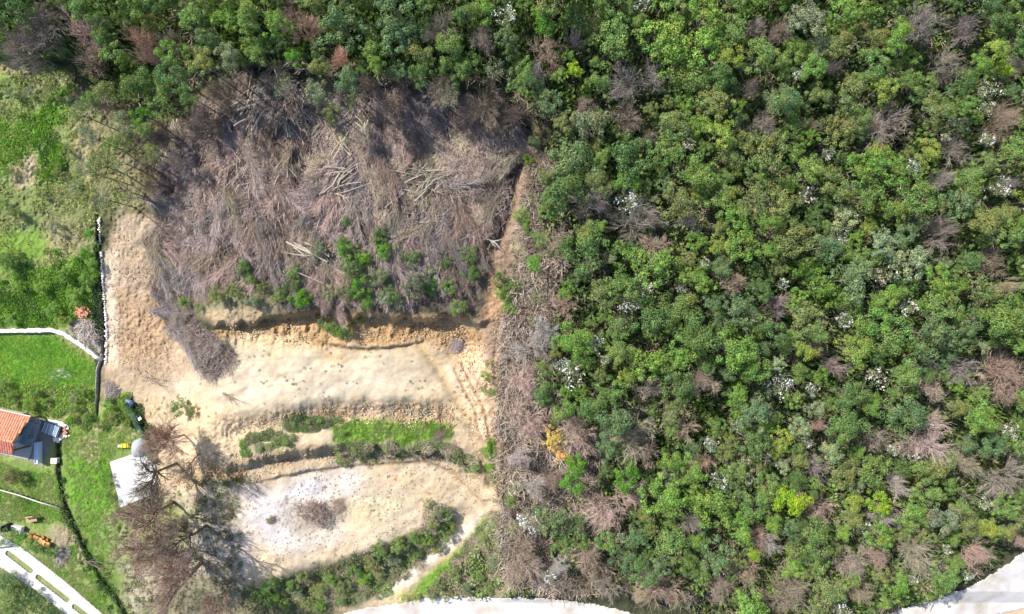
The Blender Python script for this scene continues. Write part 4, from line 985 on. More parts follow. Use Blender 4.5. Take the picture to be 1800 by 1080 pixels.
bush(728, 500, 60, 'sage green', 'tall sage green bush above the earth cliff, the largest on the felled slope', FLUFFY, hz=1.5)
ANCH.append(('the large sage green bush', 728, 500))
bush(317, 716, 40, 'mid green', 'lone green bush casting shade on bare sand near the middle left', LUMPY, hz=1.6)
bush(335, 722, 26, 'olive green', 'small olive bush touching the lone green bush on the sand', LUMPY, hz=1.2)
bush(25, 838, 34, 'sage green', 'round brownish bush on the lawn below the red tiled house', FLUFFY, hz=1.6); KB[-1].color = (.22,.18,.10,1)
bush(28, 880, 26, 'dark green', 'small dark shrub on the lawn below the fence rail', THIN)
# banks between the terraces
BK = [(470,1030,44,'dark green'),(475,1055,46,'bright green'),(520,1040,40,'sage green'),(510,1030,36,'mid green'),(560,1040,44,'olive green'),(580,1020,40,'mid green'),(600,1030,46,'olive green'),(620,1005,44,'mid green'),(650,990,42,'olive green'),
      (665,970,44,'dark green'),(690,985,40,'sage green'),(700,960,44,'mid green'),(725,945,36,'dark green'),(745,950,44,'fresh green'),(760,920,34,'olive green'),(770,900,34,'sage green'),(780,930,36,'dark green'),(640,1020,36,'fresh green'),(560,1065,36,'bright green'),
      (600,1055,34,'dark green'),(540,1062,34,'olive green'),(500,1065,34,'mid green'),(530,1015,34,'olive green'),(730,975,32,'mid green'),(665,1010,30,'olive green'),(450,1050,34,'dark green'),(712,1053,26,'yellow green'),(730,1050,24,'yellow green'),
      (470,785,30,'olive green'),(500,778,32,'mid green'),(455,790,28,'sage green'),(600,760,30,'mid green'),(820,810,34,'olive green'),(835,825,30,'mid green'),(800,800,30,'olive green'),(700,790,26,'sage green'),(620,790,28,'dark green'),(595,797,26,'mid green'),(655,790,24,'olive green'),
      (560,740,22,'bright green'),(515,745,22,'mid green'),(540,742,20,'dark green'),(770,748,24,'fresh green'),(785,745,20,'bright green'),(740,742,18,'mid green'),(645,712,14,'mid green'),(803,738,8,'bright green'),(620,735,18,'mid green'),(870,920,30,'mid green'),(850,945,26,'fresh green'),(835,975,28,'sage green'),(785,905,34,'mid green'),(792,925,34,'dark green'),(785,945,32,'mid green'),(770,965,32,'olive green'),(750,885,28,'olive green'),
      (870,990,44,'sage green'),(800,1010,36,'olive green'),(840,1015,40,'mid green'),(770,1030,34,'olive green'),(880,820,26,'fresh green'),(890,840,24,'mid green'),(868,800,18,'bright green'),(900,1020,40,'olive green'),(760,1050,24,'sage green'),(820,1035,34,'sage green'),(860,1035,36,'olive green')]
for a in BK: bush(a[0], a[1], a[2]*(.8 if a[1] > 880 else .5), {'dark green': 'mid green', 'bright green': 'fresh green'}.get(a[3], a[3]), hz=.7 if a[1] > 880 else .3)
# left meadow bushes and the hedge strips
for a in [(30,600,0,''),]: pass
MB_ = [(20,162,26,'sage green'),(48,160,24,'sage green'),(80,165,26,'olive green'),(8,300,24,'mid green'),(100,300,26,'olive green'),(118,262,24,'olive green'),(128,330,30,'sage green'),(150,345,34,'olive green'),(70,340,24,'olive green'),(22,372,24,'olive green'),(95,400,26,'sage green'),
       (155,410,22,'bright green'),(150,440,24,'bright green'),(0,355,26,'mid green'),(90,545,34,'mid green'),(20,562,30,'mid green'),(130,522,34,'fresh green'),(150,492,34,'mid green'),(70,505,30,'fresh green'),(110,562,28,'yellow green'),(30,505,28,'mid green'),(110,482,30,'fresh green'),(160,462,28,'mid green'),
       (15,700,40,'mid green'),(50,712,44,'fresh green'),(78,706,26,'mid green'),(128,702,30,'sage green'),(122,738,26,'bright green'),(130,720,36,'olive green'),(150,735,30,'fresh green'),(60,690,30,'mid green'),(140,690,34,'dark green'),(200,735,36,'olive green'),(215,712,30,'fresh green'),(190,710,34,'mid green'),(220,745,24,'yellow green'),(170,750,26,'olive green'),
       (15,938,30,'mid green'),(35,948,30,'bright green'),(55,958,32,'mid green'),(75,966,30,'dark green'),(92,972,26,'mid green'),(5,955,26,'dark green'),
       (20,1040,60,'dark green'),(55,1060,50,'dark green'),(5,1075,50,'mid green'),(85,1078,34,'dark green'),(10,1020,44,'bluish green'),
       (190,870,16,'dark green'),(193,850,16,'dark green'),(188,835,14,'mid green'),(200,880,16,'dark green'),
       (20,450,34,'dark green'),(5,460,40,'dark green'),(-2,690,30,'dark green'),(8,675,24,'dark green')]
for a in MB_:
    k_ = .72 if 680 < a[1] < 760 else 1
    bush(a[0], a[1], a[2]*k_, {'mid green': 'fresh green', 'dark green': 'mid green'}.get(a[3], a[3]) if a[1] < 760 else a[3], hz=random.uniform(.6, .95))
HEDGE = [(105,775),(110,870),(125,920)]
# the brush heaps
def heap(u, v, s, tone, label, sy=1.):
    x, y, z = P(u, v); root = thing('brush_heap', (x, y, z), random.uniform(0, 6.28), (s*1.1, s*sy*.9, s*.55))
    i = random.randrange(3)
    part('twigs', HEAP[i], root, vary(TW[tone], .05)); part('poles', heap_mesh(480+i, .9, .6, 30, (.03, .05)), root, TW['pale grey'])
    tag(root, label, 'brush heap')
heap(374, 624, 1.3, 'dark brown', 'brown-grey brush heap at the tip of the felled trees, on pale sand')
heap(352, 580, 1.1, 'dark brown', 'brown-grey brush heap just above the tip of the felled trees')
heap(556, 902, 1.1, 'dark brown', 'grey brush heap in the middle of the white lower terrace')
heap(594, 893, .6, 'brown', 'thin brown brush heap right of the grey heap on the lower terrace')
heap(775, 900, .75, 'grey', 'grey brush heap on the mound at the right end of the lower terrace')
heap(153, 576, 1.0, 'grey', 'grey brush heap below the broken red tiles beside the ditch', 1.4)
heap(196, 686, .75, 'purplish', 'small dark brush heap between the ditch and the blue barrel')
heap(596, 548, .8, 'brown', 'brown brush heap hanging over the edge of the earth cliff', .7)
heap(770, 768, .45, 'dark brown', 'small dark brush heap on the green bank strip')
heap(800, 604, .6, 'mauve', 'mauve twig heap in the hollow at the right end of the cliff')
heap(478, 915, .35, 'dark brown', 'tiny dark brush heap at the left of the white lower terrace')
heap(110, 975, .7, 'grey', 'grey brush heap at the lower end of the hedge by the pots')
# ================================================================== GROUND COVER ON OPEN LAND
MEAD = [(-100,215),(0,212),(40,215),(75,190),(108,165),(122,148),(128,182),(100,205),(85,238),(68,268),(30,262),(0,300),(-100,310)]
cover('meadow_weeds', 'bright green weeds covering the left meadow', 'weeds', [MEAD,[(75,268),(105,258),(112,300),(92,315)],[(-60,500),(60,480),(165,440),(172,560),(120,570),(-60,575)]], 6500, 640, TUFT, [(.10,.20,.03),(.14,.29,.03),(.19,.36,.03),(.22,.33,.06)], (.45, 1.1), M_LEAF, soft=.56, warp=44, zs=.8)
cover('rough_weeds', 'mixed olive weeds on the upper left slope', 'weeds', [[(-60,95),(60,95),(130,130),(200,240),(230,370),(172,400),(168,560),(-60,520)]], 2400, 643, TUFT, [(.36,.34,.16),(.30,.33,.11),(.20,.29,.07),(.34,.40,.12)], (.5, 1.1), M_LEAF, zs=.8, cond=lambda u, v, r: fbm(u/22, v/22, 5) > .50)
cover('lawn_grass', 'short bright grass of the left lawn', 'grass', [[(-60,590),(95,590),(168,645),(166,690),(-60,690)]], 3600, 646, TUFT, [(.12,.26,.025),(.15,.33,.03),(.21,.35,.05)], (.3, .55), M_LEAF, zs=.5)
cover('bank_weeds', 'leafy weeds below the left lawn', 'weeds', [[(-60,680),(168,675),(168,740),(125,755),(118,735),(60,728),(-60,715)],[(182,690),(225,700),(245,745),(185,745)]], 2600, 649, TUFT, [(.17,.24,.06),(.20,.32,.05),(.27,.30,.11),(.24,.37,.06)], (.5, 1.1), M_LEAF, soft=.50, warp=24, zs=.7)
cover('field_grass', 'uneven grass between the ditch and the concrete slab', 'grass', [[(108,760),(240,750),(255,780),(195,805),(205,895),(215,930),(180,1080),(140,940)],[(-50,810),(95,835),(112,890),(115,925),(60,920),(-50,910)],[(60,985),(130,960),(200,1080),(175,1075)]], 4200, 652, TUFT, [(.13,.26,.03),(.20,.29,.06),(.28,.29,.12),(.16,.31,.035)], (.3, .6), M_LEAF, zs=.45, avoid=hardp)
cover('terrace_grass', 'bright grass on the strip between the two terraces', 'grass', [[(585,752),(640,738),(760,742),(798,750),(795,772),(720,783),(592,778)],[(840,780),(866,772),(878,850),(862,860)],[(860,905),(880,908),(850,965),(745,1050),(725,1040),(800,975)]], 2600, 655, TUFT, [(.13,.24,.035),(.16,.31,.03),(.20,.27,.07),(.17,.20,.07)], (.25, .5), M_LEAF, soft=.56, warp=20, zs=.6)
cover('bank_scrub', 'low olive scrub on the banks below the terraces', 'scrub', [[(585,778),(720,785),(790,782),(840,812),(842,838),(790,806),(700,803),(600,812)],[(425,770),(470,757),(520,765),(520,785),(430,800)],[(430,1035),(560,1000),(640,975),(740,930),(750,895),(790,890),(792,930),(750,985),(680,1045),(640,1060),(430,1085)],[(860,905),(900,900),(900,1045),(800,1045),(740,1045),(800,985)],[(500,742),(560,730),(600,738),(580,755),(510,755)]], 4200, 658, TUFT, [(.14,.19,.07),(.21,.22,.11),(.27,.25,.15),(.18,.27,.07)], (.4, 1.05), M_LEAF, avoid=(ROADA,), soft=.54, warp=18, zs=.7)
cover('bank_twigs', 'dry brown stalks on the banks below the terraces', 'stalks', [[(430,1035),(560,1000),(640,975),(740,930),(750,895),(790,890),(792,930),(750,985),(680,1045),(640,1060),(430,1085)],[(600,780),(720,785),(790,782),(840,812),(820,825),(790,806),(700,803),(600,805)],[(860,905),(900,900),(900,1045),(800,1045),(740,1045),(800,985)]], 420, 661, TWK, [TW['brown'],TW['pinkish'],TW['straw']], (.5, 1.1), M_TWIG, avoid=(ROADA,), soft=.62, warp=18)
cover('sand_weeds', 'tiny scattered weeds on the bare sand terraces', 'weeds', [[(400,590),(860,590),(880,880),(800,1000),(430,1020),(430,860),(260,720)]], 900, 664, TUFT, [(.13,.14,.06),(.17,.17,.08),(.20,.22,.08)], (.18, .5), M_LEAF, cond=lambda u, v, r: fbm(u/30, v/30, 3) > .47)
cover('bare_yard_weeds', 'thin weeds and stalks under the tall bare trees', 'weeds', [[(200,890),(280,850),(420,830),(435,1070),(230,1085)]], 700, 667, TUFT, [(.12,.12,.06),(.16,.17,.07),(.22,.19,.10),(.12,.20,.04)], (.5, 1.1), M_LEAF, avoid=hardp)
cover('ditch_weeds', 'dark leaves overgrowing the ditch beside the lawn', 'weeds', [[(100,790),(108,790),(115,880),(140,930),(190,1010),(232,1080),(205,1080),(160,1010),(120,950),(106,880)],[(232,715),(246,712),(278,790),(280,815),(262,790)],[(166,430),(172,430),(176,600),(172,600)]], 700, 670, TUFT, [(.05,.09,.035),(.08,.13,.04),(.10,.17,.05)], (.7, 1.3), M_LEAF)
# clods and stones on the mud slope
def rock_kit(seed):
    r = np.random.default_rng(seed); q = (1+5**.5)/2
    v = np.array([(-1,q,0),(1,q,0),(-1,-q,0),(1,-q,0),(0,-1,q),(0,1,q),(0,-1,-q),(0,1,-q),(q,0,-1),(q,0,1),(-q,0,-1),(-q,0,1)])/1.9
    v = v*(1+r.normal(0, .16, (12, 1)))*np.array([1, r.uniform(.6, 1), .6])
    f = np.array([(0,11,5),(0,5,1),(0,1,7),(0,7,10),(0,10,11),(1,5,9),(5,11,4),(11,10,2),(10,7,6),(7,1,8),(3,9,4),(3,4,2),(3,2,6),(3,6,8),(3,8,9),(4,9,5),(2,4,11),(6,2,10),(8,6,7),(9,8,1)])
    return v, f, np.repeat((.85+.3*r.random(20))[:, None], 3, 1)
RK = [rock_kit(800+k) for k in range(6)]
cover('soil_clods', 'clods of brown earth strewn over the bare slope', 'clods', [[(190,430),(215,385),(260,385),(285,470),(300,560),(345,640),(300,690),(215,655),(188,600)]], 2600, 680, RK, [(.36,.245,.15),(.41,.29,.185),(.47,.345,.225)], (.025, .06), M_STONE)
cover('loose_clods', 'loose clods of earth along the cut banks', 'clods', [[(385,570),(560,555),(790,560),(850,590),(830,640),(740,600),(560,610),(400,590)],[(390,745),(520,725),(700,706),(790,715),(820,750),(600,740),(400,765)],[(800,650),(895,560),(925,420),(940,290),(960,300),(945,430),(900,600),(895,850),(870,870),(830,770)],[(290,805),(440,795),(450,850),(300,850)],[(440,800),(600,795),(760,800),(840,835),(850,880),(760,812),(600,815),(450,845)]], 2600, 683, RK, [(.40,.27,.15),(.48,.35,.21),(.52,.41,.27)], (.03, .09), M_STONE)
cover('terrace_pebbles', 'small dark pebbles on the lower terrace', 'pebbles', [[(440,870),(520,840),(640,825),(760,820),(820,855),(840,900),(760,900),(640,975),(430,1015)]], 2600, 686, RK, [(.34,.30,.23),(.46,.40,.32),(.28,.26,.19)], (.02, .08), M_STONE, soft=.56, warp=20)
# ================================================================== TALL BARE TREES AT THE LOWER LEFT
TB = [ # u, v of the crown, diameter, tone, tall, label
 (268,786,84,'reddish',1.25,'reddish bare tree with a dense crown right of the gravel heap',(2,)),
 (243,846,96,'dark brown',1.5,'thin dark bare tree spreading over the white concrete slab',(3,)),
 (300,822,60,'dark brown',1.2,'small dark bare tree between the reddish crown and the sand',(0,)),
 (235,922,124,'reddish',1.5,'wide reddish brown bare crown just below the white concrete slab',(3,)),
 (240,985,118,'reddish',1.5,'reddish brown bare tree below the wide crown under the slab',(3,)),
 (305,965,110,'dark brown',1.4,'dark bare tree over the green patch, right of the reddish brown crowns',(3,)),
 (292,1040,134,'reddish',1.5,'large reddish brown bare tree at the bottom edge left of the terraces',(3,)),
 (370,1065,90,'brown',1.2,'brown bare tree at the bottom edge beside the lower bank',(0,)),
]
for u, v, dm, tn, tall, lab, w_ in TB:
    t_ = bare(u, v, dm*1.05, tn, lab, tall*1.0, 'tall bare trees beside the concrete slab', wide=w_[0])
    if tn == 'reddish' and w_[0] == 3:
        for c_ in COL.objects:
            if c_.parent == t_ and c_.name.startswith('twigs'): c_.color = (.37,.255,.205,1)
def lying(u, v, s, ang, tone, label):
    x, y, z = P(u, v); root = thing('fallen_branch', (x, y, z), R(ang), s); i = 1
    part('twigs', SPARSE[1], root, TW[tone]); part('stem', SPARSE[0], root, TW[tone]); tag(root, label, 'fallen branch')

# ================================================================== THE YARD AT THE LEFT EDGE
CLAYC = (.62,.27,.16)
# --- house: tiled gable roof seen from above, with its porch
hz_ = float(Hf(20, 770)); RZ = R(-12)
hx, hy, _ = W(-13, 757, hz_+2.6)
hx, hy = float(hx), float(hy)
house = tag(thing('house', (hx, hy, hz_), RZ), 'small house with an orange clay tile roof at the left edge', 'house')
def gable_pts(xr, xl, yn, ys, zr, zn, zs): return None
x1, x0 = 2.45, -5.0; yn, ys, yr = 1.55, -1.75, -.55; zn, zs, zr = 1.9, 2.15, 2.7
def edge(y): return float(np.interp(y, [ys, yr, yn], [x1-.62, x1-.48, x1]))
def roof_slope(ya, za, yb, zb, name, col, up):
    b = MB(); n = int((x1-x0)/.21); L_ = math.hypot(yb-ya, zb-za)
    rows = 14 if L_ > 1.5 else 8
    for i in range(n):                         # pan-and-cover tile rolls running down the slope
        cx = x0+(i+.5)*(x1-x0)/n; w = (x1-x0)/n
        for r_ in range(rows):
            f0, f1 = r_/rows, (r_+1)/rows+.02
            lift0, lift1 = .0, .025
            V = []; 
            for f, lf in ((f0, lift0), (f1, lift1)):
                y = ya+(yb-ya)*f; z = za+(zb-za)*f+lf
                if cx > edge(y): V = None; break
                for k in range(5):
                    q = math.pi*k/4; V.append((cx-w/2*math.cos(q), y, z+.055*math.sin(q)))
            if V is None: continue
            F = [(k, k+1, 6+k, 5+k) if up else (k+1, k, 5+k, 6+k) for k in range(4)]
            t_ = random.uniform(.82, 1.14); b.add(V, F, (t_, t_*random.uniform(.93, 1.05), t_))
    b.add([(x0,ya,za-.10),(edge(ya),ya,za-.10),(edge(yb),yb,zb-.10),(x0,yb,zb-.10),(x0,ya,za),(edge(ya),ya,za),(edge(yb),yb,zb),(x0,yb,zb)],
          [(0,1,2,3),(7,6,5,4),(0,4,5,1),(1,5,6,2),(2,6,7,3),(3,7,4,0)], (.6,.5,.45))
    o = part(name, b.mesh(name, M_CLAY), house, col); return o
roof_slope(yr, zr, yn, zn, 'roof_slope', (.53,.245,.15), True)
roof_slope(yr, zr, ys, zs, 'roof_slope', (.50,.19,.13), False)  # weaker sun on this slope is painted in as a redder, darker tile colour
b = MB()
for k in range(22):
    cx = x0+.15+k*.31; b.tube([(cx, yr, zr+.03), (cx+.33, yr, zr+.045)], [.10, .115], 8, (1,.95,.9))
part('ridge_tiles', b.mesh('ridge_tiles', M_CLAY, False), house, (.56,.29,.19))
b = MB(); 
b.box((x0+1.0)/2, yn-.27, .9, 1.0-x0, .2, 1.9, c=(1,1,1)); b.box(.9, (yn+ys)/2+.1, .9, .2, yn-ys-.5, 1.9); b.box((x0+1.0)/2, ys+.6, .9, 1.0-x0, .2, 1.9); b.box(x0+.3, (yn+ys)/2, .9, .2, yn-ys-.7, 1.9)
part('wall', b.mesh('wall', M_CONC), house, (.62,.58,.52))
for yy in (yn-.2, ys+.25):
    b = MB(); b.box(edge(yy)-.2, yy, .95, .14, .14, 1.95, bev=.01); part('post', b.mesh('post', M_BARK), house, (.2,.14,.1))
b = MB(); b.box(1.03, -.1, 1.0, .06, .9, 2.0, bev=.01); dr = part('door', b.mesh('door', M_PAINT), house, (.16,.10,.06))
b = MB(); b.box(.035, .35, 0, .04, .12, .03); part('handle', b.mesh('handle', M_PAINT), dr, (.7,.7,.7), loc=(1.05, -.1, 1.0))
b = MB(); b.tube([(x0, yn+.06, zn-.02), (x1, yn+.06, zn-.03)], .06, 8); part('gutter', b.mesh('gutter', M_PAINT), house, (.45,.40,.36))
def local(u, v, h=0.): return P(u, v, h)
def flat_thing(name, label, cat, u, v, sx, sy, sz, rz, mat, color, bev=.03, lift=0., group=None, c=(1,1,1)):
    x, y, z = P(u, v); b = MB(); b.box(0, 0, sz/2, sx, sy, sz, bev=bev, c=c)
    o = ob(name, b.mesh(name, mat), None, (x, y, z+lift), (0, 0, R(rz))); o.color = (*color, 1); tag(o, label, cat, group); return o
# porch things: two tables with cloths, bench
def table(u, v, sx, sy, rz, col, label, hgt=.74):
    x, y, z = P(u, v); root = tag(thing('table', (x, y, z+.06), R(rz)), label, 'table')
    b = MB(); b.box(0, 0, hgt, sx, sy, .04, bev=.012); part('tabletop', b.mesh('tabletop', M_PAINT), root, col)
    for qx in (-1, 1):
        for qy in (-1, 1):
            b = MB(); b.box(qx*(sx/2-.07), qy*(sy/2-.07), hgt/2, .05, .05, hgt); part('leg', b.mesh('leg', M_PAINT), root, tuple(k*.6 for k in col))
    return root
table(60, 752, 1.35, .55, 62, (.22,.33,.38), 'long blue-grey table under the shade beside the tiled roof')
table(53, 772, .7, .55, 70, (.14,.28,.36), 'small dark blue table next to the long blue-grey one')
# long pale trough
x, y, z = P(72, 794); root = tag(thing('water_trough', (x, y, z), R(90)), 'long narrow pale blue metal trough standing on the dark yard', 'trough')
b = MB(); Lx, wx_ = .92, .17
b.box(0, wx_-.02, .35, 2*Lx, .03, .6, bev=.005); b.box(0, -wx_+.02, .35, 2*Lx, .03, .6, bev=.005); b.box(-Lx+.015, 0, .35, .03, 2*wx_-.07, .6); b.box(Lx-.015, 0, .35, .03, 2*wx_-.07, .6); b.box(0, 0, .52, 2*Lx-.06, 2*wx_-.07, .03, c=(1.05,1.0,1.1))
part('basin', b.mesh('basin', M_PAINT), root, (.56,.66,.80))
for k in (-.7, 0, .7):
    b = MB(); b.box(k, 0, .03, .08, .30, .08); part('foot', b.mesh('foot', M_PAINT), root, (.4,.42,.46))
# cold frame with a glass lid, white slabs, broken bricks
x, y, z = P(94, 754); root = tag(thing('cold_frame', (x, y, z), R(-20)), 'dark cold frame with glass lid among white slabs beside the house', 'cold frame')
b = MB(); b.box(0, .5, .18, 1.5, .05, .36); b.box(0, -.5, .18, 1.5, .05, .36); b.box(-.74, 0, .18, .05, .95, .36); b.box(.74, 0, .18, .05, .95, .36); b.box(0, 0, .05, 1.4, .94, .08, c=(.5,.5,.5)); part('frame', b.mesh('frame', M_PAINT), root, (.07,.085,.10))
m, t, bs, out = nmat('glass_pane'); bs.inputs['Base Color'].default_value = (.30,.40,.48,1); bs.inputs['Roughness'].default_value = .12; bs.inputs['Metallic'].default_value = .3; M_GLASS = m
for k in (-.48, -.16, .16, .48):
    b = MB(); b.box(k, 0, .385, .27, .92, .012); part('glass_pane', b.mesh('glass_pane', M_GLASS), root)
for k in (-.64, -.32, 0, .32, .64):
    b = MB(); b.box(k, 0, .40, .03, .98, .03); part('glazing_bar', b.mesh('glazing_bar', M_PAINT), root, (.75,.78,.8))
WS = [(91,742,.7,.35,-15),(102,744,.65,.4,-20),(112,747,.6,.4,-28),(117,752,.45,.35,10),(105,770,.7,.45,30),(111,765,.6,.4,45),(99,772,.5,.4,20),(103,776,.3,.25,0),(117,767,.22,.2,15),(122,766,.16,.14,40)]
for k, (u, v, a, c_, rz) in enumerate(WS):
    flat_thing('stone_slab', 'white stone slab, %s clockwise in the ring around the cold frame' % ordinal(k), 'slab', u, v, a, c_, .08, rz, M_STONE, (.74,.70,.66), .02, .01+.012*(k % 3), 'white stone slabs around the cold frame')
for kb, (u, v, rz) in enumerate(((114,755,20),(116,759,65),(113,762,-15),(118,761,40),(115,750,10))):
    flat_thing('brick', ['red brick in the middle of the few right of the cold frame','red brick second lowest right of the cold frame','lowest red brick right of the cold frame','rightmost red brick near the cold frame','topmost red brick right of the cold frame'][kb], 'brick', u, v, .30, .16, .10, rz, M_CLAY, (.50,.22,.14), .01, .10, 'red bricks right of the cold frame')
# small wooden box over the ditch
x, y, z = P(102, 808); b = MB(); b.box(0, 0, .30, .50, .44, .50, bev=.03)
root = tag(thing('well_cover', (x, y, z), R(-3)), 'small pale square concrete box over the ditch right of the trough', 'box')
part('box_body', b.mesh('box_body', M_CONC), root, (.60,.53,.46)); b = MB(); b.box(0, 0, .575, .56, .50, .05, bev=.015); part('lid', b.mesh('lid', M_CONC), root, (.68,.60,.53))
# low rail fence
def rail_fence(pts, label, col, hgt=.5, rad=.05, nper=4):
    P3 = [P(u, v) for u, v in pts]; root = tag(thing('rail_fence', P3[0]), label, 'fence'); o0 = mathutils.Vector(P3[0])
    b = MB(); b.tube([mathutils.Vector(p)-o0+mathutils.Vector((0,0,hgt)) for p in P3], rad, 8); part('rail', b.mesh('rail', M_WOOD, True), root, col)
    for i in range(len(P3)-1):
        for k in range(nper):
            p = mathutils.Vector(P3[i]).lerp(mathutils.Vector(P3[i+1]), k/nper)-o0; b = MB(); b.tube([p-mathutils.Vector((0,0,.2)), p+mathutils.Vector((0,0,hgt-.01))], .035, 6); part('post', b.mesh('post', M_WOOD), root, tuple(q*.7 for q in col))
rail_fence([(-40,845),(0,857),(40,868),(75,880),(110,890)], 'pale low wooden rail crossing the lawn below the house', (.66,.62,.54))
# white stone walls: the capped path wall and the one along the ditch
def wall_strip(name, pts, w, hgt, label, mat, col, cat, jag=.04):
    dense = []
    for (a, b_) in zip(pts[:-1], pts[1:]):
        n = max(2, int(math.hypot(b_[0]-a[0], b_[1]-a[1])/5))
        for k in range(n): dense.append((a[0]+(b_[0]-a[0])*k/n, a[1]+(b_[1]-a[1])*k/n))
    dense.append(pts[-1]); B = MB(); V = []; n = len(dense); pr = []
    C3 = [mathutils.Vector(P(u, v)) for u, v in dense]
    o0 = C3[0].copy()
    for i, p in enumerate(C3):
        d_ = (C3[min(i+1, n-1)]-C3[max(i-1, 0)]); d_.z = 0; d_.normalize(); q = mathutils.Vector((-d_.y, d_.x, 0)); w2 = w/2*(1+random.uniform(-.2, .2)); h2 = hgt*(1+random.uniform(-.08, .08))
        p = p-o0+q*random.uniform(-jag, jag)
        V += [p+q*w2-mathutils.Vector((0,0,.4)), p+q*w2+mathutils.Vector((0,0,h2-.04)), p+q*(w2-.04)+mathutils.Vector((0,0,h2)), p-q*(w2-.04)+mathutils.Vector((0,0,h2)), p-q*w2+mathutils.Vector((0,0,h2-.04)), p-q*w2-mathutils.Vector((0,0,.4))]
    F = []
    for i in range(n-1):
        for k in range(5): F.append((i*6+k, i*6+k+1, i*6+7+k, i*6+6+k))
    F += [tuple(range(5, -1, -1)), tuple(range((n-1)*6, n*6))]
    F = [tuple(reversed(f)) for f in F]
    B.add(V, F); o = ob(name, B.mesh(name, mat), None, o0); o.color = (*col, 1); tag(o, label, cat); return o
wall_strip('stone_wall', [(-60,584),(0,582),(80,581),(92,580),(118,588),(140,602),(162,618),(180,633)], .34, .42, 'low whitewashed stone wall curving along the top of the lawn', M_STONE, (.74,.71,.66), 'wall')
wall_strip('ditch_curb', [(177,470),(177,520),(181,575),(180,620),(171,650),(169,700),(168,735)], .10, .14, 'thin grey concrete curb along the left side of the straight ditch', M_CONC, (.36,.34,.30), 'curb', .02)
for k in range(64):
    f = k/63; v = 384+f*256; u = float(np.interp(v, [384,430,480,530,580,628,640], [174.5,176,180,184,188,187,186]))+random.uniform(-1, 1)
    x, y, z = P(u, v); s = random.uniform(.07, .17)
    V_, F_, c_ = RK[k % 6]
    if k < 6: RKM = globals().setdefault('RKM', []); RKM.append(mesh_np('edge_stone', V_, F_, M_STONE, c_))
    o = ob('edge_stone', RKM[k % 6], None, (x, y, z+s*.25), (0, 0, random.random()*6.28), (s*1.2, s, s)); o.color = (*vary((.72,.68,.62), .1), 1)
    tag(o, '%s white stone from the top of the row beside the straight ditch' % ordinal(k), 'stone', 'white stones lining the ditch')
# broken tile pile
tm = MB(); tm.tube([(-.17,0,0),(.17,0,.01)], [.075,.09], 10, cap=False); 
def tile_mesh():
    V = []; n = 7
    for xx, r_ in ((-.2, .08), (.2, .10)):
        for k in range(n):
            q = math.pi*k/(n-1); V.append((xx, r_*math.cos(q), r_*math.sin(q)*.8)); 
    for xx, r_ in ((-.2, .068), (.2, .088)):
        for k in range(n):
            q = math.pi*k/(n-1); V.append((xx, r_*math.cos(q), r_*math.sin(q)*.8-.002))
    F = [(k, n+k, n+k+1, k+1) for k in range(n-1)]+[(2*n+k+1, 3*n+k+1, 3*n+k, 2*n+k) for k in range(n-1)]+[(k+1, 2*n+k+1, 2*n+k, k) for k in range(n-1)]+[(n+k, 3*n+k, 3*n+k+1, n+k+1) for k in range(n-1)]
    b = MB(); b.add(V, F); return b.mesh('roof_tile', M_CLAY)
TILE = tile_mesh()
for k in range(60):
    u = 148+random.gauss(0, 6.5); v = 549+random.gauss(0, 4.5)+(u-148)*.15; x, y, z = P(u, v)
    hgt = max(0, .5-.04*math.hypot(u-148, v-549))*random.random()
    o = ob('roof_tile', TILE, None, (x, y, z+.06+hgt), (random.gauss(0, .5), random.gauss(0, .4), random.random()*6.28), random.uniform(.8, 1.15)); o.color = (*vary((.62,.28,.17), .18), 1)
    tag(o, 'broken red clay tile in the heap beside the ditch', 'tile', 'broken clay tiles heaped beside the ditch')
# blue barrel
def barrel(u, v, rad, hgt, col, label, name='barrel', opn=False, rot=(0,0,0), lift=0.):
    x, y, z = P(u, v); root = tag(thing(name, (x, y, z+lift)), label, 'barrel'); root.rotation_euler = rot
    b = MB(); prof = [(rad*.01, 0), (rad*.92, 0), (rad*.97, .04), (rad, hgt*.3), (rad*1.04, hgt*.33), (rad, hgt*.36), (rad, hgt*.64), (rad*1.04, hgt*.67), (rad, hgt*.7), (rad*.96, hgt)]
    if opn: prof += [(rad*.88, hgt), (rad*.86, hgt*.35), (.01, hgt*.34)]
    else: prof += [(rad*.9, hgt-.02), (.01, hgt-.02)]
    b.lathe(0, 0, 0, prof, 20); part('drum', b.mesh('drum', M_PAINT, True), root, col)
    b = MB(); pts = [(rad*.96*math.cos(q*math.pi/10), rad*.96*math.sin(q*math.pi/10), hgt) for q in range(21)]; b.tube(pts, .018, 6, cap=False); part('rim', b.mesh('rim', M_PAINT, True), root, tuple(min(1, q*1.5) for q in col)); return root
barrel(226, 703, .24, .75, (.10,.16,.27), 'dark blue barrel lying at the upper end of the green net', rot=(R(75), 0, R(60)), lift=.26)
barrel(19, 925, .34, .8, (.012,.014,.018), 'open black barrel left of the white crate beside the hedge', opn=True)
